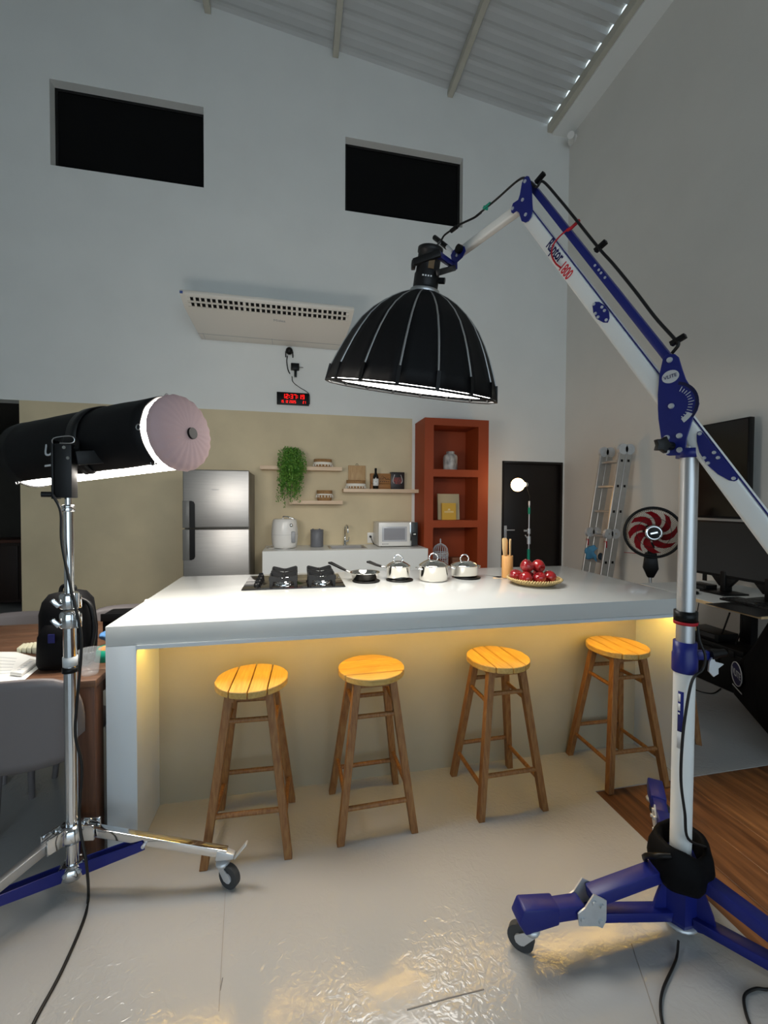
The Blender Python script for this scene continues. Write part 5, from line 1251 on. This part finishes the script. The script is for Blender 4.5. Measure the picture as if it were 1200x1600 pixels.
# things on the desk
o = MB().lathe([(0,.0005),(.05,.0005),(.055,.008),(.05,.018),(0,.020)], onz(1079,927,DZ_), 20).build('round_dongle', M_black, loc=onz(1079,927,DZ_)); tag(o, 'flat round black puck at the island end of the desk', 'device')
c = onz(1099,922,DZ_)
t = thing('capture_box', 'small black electronics box on the desk beside the monitor foot', 'device', c)
MB().box(c.x-.01,c.x+.10,c.y-.03,c.y+.12,DZ_+.0005,DZ_+.045).build('case', M_black, t, bevel=.004)
MB().box(c.x-.0115,c.x-.0095,c.y-.01,c.y+.10,DZ_+.012,DZ_+.03).build('port_strip', M_screen2, t)
c = onz(1170,944,DZ_)
t = thing('black_keyboard', 'dark keyboard lying on the right end of the desk', 'keyboard', c)
kb0 = MB().box(c.x-.07,c.x+.09,c.y-.17,c.y+.15,DZ_+.0005,DZ_+.014).build('keyboard_base', M_black, t, bevel=.003)
for i in range(5):
    for j in range(11): MB().box(c.x-.06+i*.029,c.x-.036+i*.029,c.y-.16+j*.0275,c.y-.137+j*.0275,DZ_+.014,DZ_+.020).build('key', M_screen2, kb0)
c = onz(1190,949,DZ_); ms = MB().ball(c+V((.0,0,.004)), .045, 18, 10, (.7,1.1,.7))
for p in ms.v: p.z = max(p.z, DZ_+.0005)
tag(ms.build('computer_mouse', M_black, loc=c), 'black computer mouse at the right edge of the desk', 'mouse')
c = onz(1150,955,DZ_); 
tag(MB().box(c.x-.01,c.x+.22,c.y-.14,c.y+.20,DZ_+.0003,DZ_+.0035).build('desk_mat', M_screen2, loc=c), 'dark grey mat under the keyboard on the desk', 'mat')
wb = V((3.60,2.18,DZ_)); tag(MB().lathe([(0,.0005),(.07,.0005),(.085,.05),(.080,.11),(.05,.14),(0,.145)], wb, 20).build('white_speaker', M_desk, loc=wb), 'rounded white speaker at the far right of the desk', 'speaker')
cord([onz(1140,958,.70), ony(1128,990,2.72), ony(1120,1002,2.75), ony(1113,1004,2.8)], 'black cable dropping from the desk to the black box', .006)
cord([onz(1160,962,.70), ony(1158,985,2.4), ony(1152,1000,2.45), ony(1150,1006,2.5)], 'second black cable hanging under the desk near the bag', .005)
cord([ony(1092,942,2.62), ony(1089,960,2.64), ony(1088,975,2.66)], 'thin pale cord looping under the desk edge', .003)
# black equipment cases on the floor
t = thing('equipment_case', 'black equipment case on the floor beneath the desk', 'case', (3.40,2.75,0))
MB().box(3.27,3.50,2.50,3.02,.004,.30).build('case_body', M_black, t, bevel=.012)
MB().box(3.265,3.505,2.495,3.025,.3005,.345).build('case_lid', M_black, t, bevel=.010)
MB().box(3.255,3.265,2.68,2.84,.20,.235).build('case_handle', M_blackm, t, bevel=.003)
for yy in (2.58,2.94): MB().box(3.257,3.266,yy-.02,yy+.02,.28,.33).build('latch', M_blackm, t, bevel=.002)
t = thing('mixer_box', 'small black box resting on the equipment case', 'device', (3.36,2.85,.345))
MB().box(3.28,3.48,2.70,2.98,.3455,.41).build('case', M_black, t, bevel=.006)
MB().box(3.278,3.2805,2.73,2.95,.37,.40).build('front_strip', M_screen2, t)
cord([onz(1084,1077,.005), onz(1100,1082,.005), onz(1115,1083,.005), onz(1126,1076,.005)], 'thin black cord lying on the floor in front of the equipment case', .004)
# draped black bag with an oval logo
bg_ = thing('gear_bag', 'tall black nylon gear bag with an oval logo at the right edge', 'bag', (3.05,2.2,0))
P0 = onz(1149,1088); P1 = onz(1200,1148); fd = (P1-P0).normalized(); fb = V((-fd.y,fd.x,0)); fb = fb if fb.x > 0 else -fb
L_ = (P1-P0).length+.45; nb = 14; vs = []
hprof = lambda u: .38+.31*min(1,u/.30)
for side in (0,1):
    for i in range(nb+1):
        u = i/nb; q = P0+fd*(u*L_)
        for j in range(9):
            v_ = j/8; h_ = hprof(u)*v_+.004
            inset = .03*math.sin(v_*PI)*(-1)+.10*v_*v_
            dpt = inset if side == 0 else .26-inset
            p = q+fb*dpt-fd*(0.03*(1-v_))*(1 if u < .1 else 0)+V((0,0,h_))
            p += noise.noise_vector(p*7)*.012*(1 if v_ > .05 else 0)
            if p.z < .003: p.z = .003
            vs.append(p)
m_ = MB(); w_ = 9; S_ = (nb+1)*w_
fs = []
for side in (0,1):
    for i in range(nb):
        for j in range(8): fs.append((side*S_+i*w_+j, side*S_+i*w_+j+1, side*S_+(i+1)*w_+j+1, side*S_+(i+1)*w_+j))
for i in range(nb):
    fs.append((i*w_+8, S_+i*w_+8, S_+(i+1)*w_+8, (i+1)*w_+8)); fs.append((i*w_, (i+1)*w_, S_+(i+1)*w_, S_+i*w_))
for j in range(8):
    fs.append((j, S_+j, S_+j+1, j+1)); e_ = nb*w_; fs.append((e_+j, e_+j+1, S_+e_+j+1, S_+e_+j))
m_.add(vs, fs, True); m_.build('bag_body', M_blacksat, bg_, weld=True)
MB().tube(cat_rom([P0+fd*.28+fb*.15+V((0,0,.67)), P0+fd*.30+fb*.10+V((0,0,.715)), P0+fd*.38+fb*.10+V((0,0,.72)), P0+fd*.46+fb*.13+V((0,0,.68))]), .010, n=8).build('carry_handle', M_black, bg_)
lc = onp(1151,1053,P0-fb*.026,fb)
u_ = fd; 
ov = [(math.cos(2*PI*k/32)*.105, math.sin(2*PI*k/32)*.082) for k in range(32)]
up3 = V((0,0,1))
lg_ = MB().prism(ov, lc, u_, up3, .0015, -.0007).build('logo_oval', mat('logo_navy',(34,34,72),.5), bg_)
MB().tube([lc+u_*x_+up3*y_ for x_, y_ in ov], .004, n=5, closed=True).build('logo_ring', M_grey, lg_)
text('VLITE', .070, lc, u_, up3, M_grey, lg_, 'logo_lettering', lift=.002 if u_.cross(up3).dot(fb) < 0 else -.003)
MB().bar(lc-u_*.08-up3*.105, lc+u_*.11-up3*.105, .003, .008).build('logo_underline', M_grey, lg_)

# ================================================================== LEFT: table, chairs and the clutter on it
TZ = .750; TX0, TX1, TY0, TY1 = -2.45, -.765, 1.815, 2.72
tb = thing('dining_table', 'brown slatted wooden table pushed against the island', 'table', ((TX0+TX1)/2,(TY0+TY1)/2,0))
ns = 8; sw = (TY1-TY0)/ns
for k in range(ns): MB().box(TX0,TX1,TY0+k*sw+.002,TY0+(k+1)*sw-.002,TZ-.028,TZ).build('top_slat', M_table, tb, bevel=.003)
MB().box(TX0+.05,TX1-.03,TY0+.03,TY0+.055,TZ-.10,TZ-.028).build('apron', M_tableleg, tb); MB().box(TX0+.05,TX1-.03,TY1-.055,TY1-.03,TZ-.10,TZ-.028).build('apron', M_tableleg, tb)
MB().box(TX1-.055,TX1-.03,TY0+.055,TY1-.055,TZ-.10,TZ-.028).build('apron', M_tableleg, tb)
for xx in (TX0+.02, TX1-.078):
    for yy in (TY0+.005, TY1-.08): MB().box(xx,xx+.072,yy,yy+.075,0,TZ-.0285).build('leg', M_tableleg, tb, bevel=.003)
def shell_chair(lab, loc, rz, top=.80, curl=.10):
    t = thing('shell_chair', lab, 'chair', loc, rz, group='grey plastic chairs round the wooden table')
    M_ = MW[t]
    m_ = MB(); vs = []; nx, nz = 16, 10           # back faces -y, sitter looks towards +y
    W_ = .27
    for j in range(nz+1):
        v_ = j/nz; zz = .45+(top-.45)*v_
        for i in range(nx+1):
            u = -1+2*i/nx; e_ = 1-.10*(v_**6) - .10*((1-v_)**3)
            drop = (.050*abs(u)**6)*v_
            vs.append((u*W_*e_, -.24+curl*abs(u)**2.2+.03*(1-v_)-.035*v_, zz-drop-.035*(1-abs(u)**2)*(1-v_)))
    m_.add(vs, [(j*(nx+1)+i,j*(nx+1)+i+1,(j+1)*(nx+1)+i+1,(j+1)*(nx+1)+i) for j in range(nz) for i in range(nx)], True)
    o = m_.xf(M_).build('backrest', M_chair, t, recalc=False); s_ = o.modifiers.new('thick','SOLIDIFY'); s_.thickness = .014; s_.offset = 0
    pl = []
    for k in range(24):
        a = 2*PI*k/24; pl.append((.225*math.copysign(abs(math.cos(a))**.6,math.cos(a)), .02+.235*math.copysign(abs(math.sin(a))**.6,math.sin(a))))
    MB().prism(pl, (0,0,.425), (1,0,0), (0,1,0), .03).xf(M_).build('seat', M_chair, t, bevel=.008)
    for sx in (-1,1):
        for sy in (-1,1): MB().cyl((sx*.165,.13+sy*.10,.425),(sx*.19,.16+sy*.13,.0),.018,.013,n=12).xf(M_).build('leg', M_chair, t)
    return t
pc_ = ony(128,1078,1.775); pt_ = ony(60,1064,1.765)
shell_chair('grey plastic chair nearest the camera, its back to us behind the light stand', (pc_.x-.275, 2.03, 0), 0, top=pt_.z+.008, curl=.03)
a = ony(38,962,2.95); shell_chair('grey plastic chair across the table at the far left', (a.x-.02, 2.75, 0), PI, top=a.z+.01)
a = ony(172,952,2.95); shell_chair('grey plastic chair across the table, half hidden by the island', (a.x+.11, 2.76, 0), PI, top=a.z+.01)
# papers, remote, cards
def flat(name, lab, cat, pts, m_, z0, th, bevel=0):
    P = [onz(x_,y_,z0) for x_,y_ in pts]; c = sum(P, V((0,0,0)))/len(P); c.z = z0
    return tag(MB().slab(P, (0,0,th)).build(name, m_, loc=c, bevel=bevel), lab, cat)
flat('paper_sheet', 'loose printed paper sheets spread on the table', 'paper', [(-60,1040),(-30,1019),(25,1019),(61,1029),(58,1042),(30,1068),(0,1074),(-60,1080)], M_paper, TZ+.0005, .0015)
flat('paper_page', 'second white page peeping out under the remote control', 'paper', [(-40,1030),(0,1021),(42,1033),(62,1043),(34,1066),(0,1070)], M_paper, TZ+.0025, .001)
pl_ = MB()
for k in range(6):
    p = onz(-10,1026+k*5.5,TZ+.0038); q2 = onz(26-k*2,1029+k*4.5,TZ+.0038); pl_.bar(p,q2,.0035,.0006)
tag(pl_.build('printed_lines', M_grey, bpy.data.objects['paper_page']), '', '') 
pp_ = bpy.data.objects['printed_lines']; del pp_['label']; del pp_['category']
rm = thing('remote_control', 'slim white remote control lying on the papers', 'remote control', onz(38,1048,TZ))
P = [onz(x_,y_,TZ+.004) for x_,y_ in ((15.5,1056),(34,1058),(62,1037),(47,1034))]
MB().slab(P, (0,0,.016)).build('remote_body', M_appl, rm, bevel=.004)
for k in range(5):
    c = P[0].lerp(P[3],.2+.15*k).lerp(P[1].lerp(P[2],.2+.15*k),.5); MB().box(c.x-.006,c.x+.006,c.y-.005,c.y+.005,TZ+.020,TZ+.0215).build('button', M_grey, rm)
cdv = thing('card_deck', 'row of small cream cards stacked on the table', 'cards', onz(43,1016,TZ))
for k in range(4):
    P = [onz(x_,y_,TZ+.0005) for x_,y_ in ((26+8.0*k,1019.5+.6*k),(32.5+8.0*k,1020.5+.6*k),(42+5.6*k,1012+.3*k),(37+5.6*k,1011+.3*k))]
    MB().slab(P, (0,0,.020+.003*k)).build('card', mat('cream_card_%s' % 'abcd'[k],(206,202,176),.6), cdv, bevel=.002)
# grey folder between cards and backpack
P = ony(66,1030,2.12)
tag(MB().box(P.x-.02,P.x+.10,2.13,2.16,TZ+.0005,TZ+.175).build('grey_folder', mat('folder_grey',(92,92,98),.5), loc=(P.x,2.14,TZ), bevel=.002), 'upright dark grey folder behind the black backpack', 'folder')
# backpack
bkc = ony(104,1050,2.00); bkc = V((bkc.x,2.02,TZ))
bk = thing('backpack', 'black backpack standing on the table behind the light stand', 'backpack', bkc)
m_ = MB(); prof = [(0,.0005),(.70,.0005),(.92,.015),(1.0,.07),(1.0,.15),(.95,.22),(.80,.275),(.55,.302),(.25,.312),(0,.313)]
m_.lathe(prof, (0,0,0), 32, sx=.105, sy=.085)
for p in m_.v:
    p.x = math.copysign(abs(p.x/.105)**.75*.105, p.x) if p.x else 0; p += noise.noise_vector(p*13)*.010*(1 if p.z > .01 else 0); p += bkc
m_.build('bag_body', M_blacksat, bk, weld=True)
m_ = MB().lathe([(0,0),(.070,0),(.080,.02),(.075,.13),(.05,.18),(0,.185)], (0,0,0), 24, sy=.40); m_.v = [p+bkc+V((-.005,-.070,.012)) for p in m_.v]; m_.build('front_pocket', M_blacksat, bk)
MB().tube(cat_rom([bkc+V((-.03,.0,.30)), bkc+V((-.02,.0,.335)), bkc+V((.02,.0,.335)), bkc+V((.03,0,.30))]), .008, n=8).build('top_loop', M_black, bk)
MB().tube(cat_rom([bkc+V((.05,-.03,.29)), bkc+V((.105,-.05,.26)), bkc+V((.118,-.05,.15)), bkc+V((.095,-.05,.03))]), .009, n=6).build('shoulder_strap', M_black, bk)
MB().box(bkc.x-.016,bkc.x+.006,bkc.y-.122,bkc.y-.118,TZ+.13,TZ+.165).build('logo_patch', M_bluet, bk)
# plastic cup, tape roll, blue cloth, black pouch
cu = ony(137,1057,1.865); cu = V((cu.x,1.885,TZ))
tag(MB().lathe([(0,.0008),(.028,.0008),(.030,.004),(.040,.098),(.042,.100),(.040,.101),(.0385,.098),(.0285,.006),(0,.004)], cu, 28).build('plastic_cup', M_cup, loc=cu), 'clear disposable plastic cup at the corner of the table', 'cup')
tpc = ony(162,1034,2.0); tpc = V((-.815,2.06,TZ))
t = thing('tape_roll', 'roll of green tape standing flat beside the island', 'tape', tpc)
MB().lathe([(.040,.0005),(.055,.0005),(.055,.048),(.040,.048),(.040,.0005)], tpc, 32).build('tape', M_green, t); MB().lathe([(.036,.0005),(.040,.0005),(.040,.049),(.036,.049),(.036,.0005)], tpc, 28).build('core', M_bamboo, t)
bcz = V((-.855,2.22,TZ+.05)); m_ = MB().ball(bcz, .052, 28, 18, (1.0,.7,.85)); m_.jitter(.026, 26)
for p in m_.v: p.z = max(p.z, TZ+.0005)
tag(m_.build('blue_rag', M_bluecl, loc=(bcz.x,bcz.y,TZ)), 'crumpled light blue cloth on the table behind the plastic cup', 'cloth')
pcz = V((-.86,2.38,TZ)); t = thing('camera_pouch', 'dark padded pouch on the table behind the blue cloth', 'pouch', pcz)
MB().box(pcz.x-.09,pcz.x+.09,pcz.y-.06,pcz.y+.06,TZ+.0005,TZ+.135).build('pouch_body', M_blacksat, t, bevel=.015)
MB().slab([(pcz.x-.09,pcz.y-.065,TZ+.10),(pcz.x+.09,pcz.y-.065,TZ+.10),(pcz.x+.09,pcz.y-.065,TZ+.138),(pcz.x-.09,pcz.y-.065,TZ+.138)], (0,-.006,0)).build('flap', M_black, t, bevel=.002)
MB().cyl((pcz.x+.05,pcz.y-.072,TZ+.112),(pcz.x+.05,pcz.y-.078,TZ+.112),.008,n=10).build('snap', M_chrome, t)
wk = onz(234,931,IZ)
tag(MB().lathe([(0,.0),(.014,.0),(.016,.006),(.010,.012),(0,.013)], (-.775,wk.y,IZ-.03), 12).build('wall_hook', M_appl, loc=(-.775,wk.y,IZ-.03)), 'tiny white knob peeping over the left edge of the island', 'knob')
# dark cabinet with a chair in the passage
cb = thing('sideboard', 'dark wooden sideboard in the passage at the far left', 'sideboard', (-3.9,6.6,0))
MB().box(-4.6,-3.15,6.5,6.95,.08,.88).build('body', M_darkwood, cb); MB().box(-4.64,-3.11,6.47,6.97,.88,.92).build('top', mat('reddish_wood',(74,38,24),.45), cb, bevel=.004)
for k in range(3): MB().box(-4.58+k*.48,-4.13+k*.48,6.485,6.5,.12,.84).build('door', M_darkwood, cb, bevel=.003)
for k in range(4): MB().box((-4.56,-4.56,-3.24,-3.24)[k],(-4.51,-4.51,-3.19,-3.19)[k],(6.52,6.88,6.52,6.88)[k],(6.57,6.93,6.57,6.93)[k],0,.08).build('foot', M_darkwood, cb)
cv = V((-3.32,6.7,.92)); tag(MB().lathe([(0,.0005),(.06,.0005),(.10,.08),(.10,.2),(.05,.30),(.03,.42),(.045,.50),(0,.50)], cv, 20).build('dark_vase', M_darkwood, loc=cv), 'dark vase standing on the sideboard in the passage', 'vase')
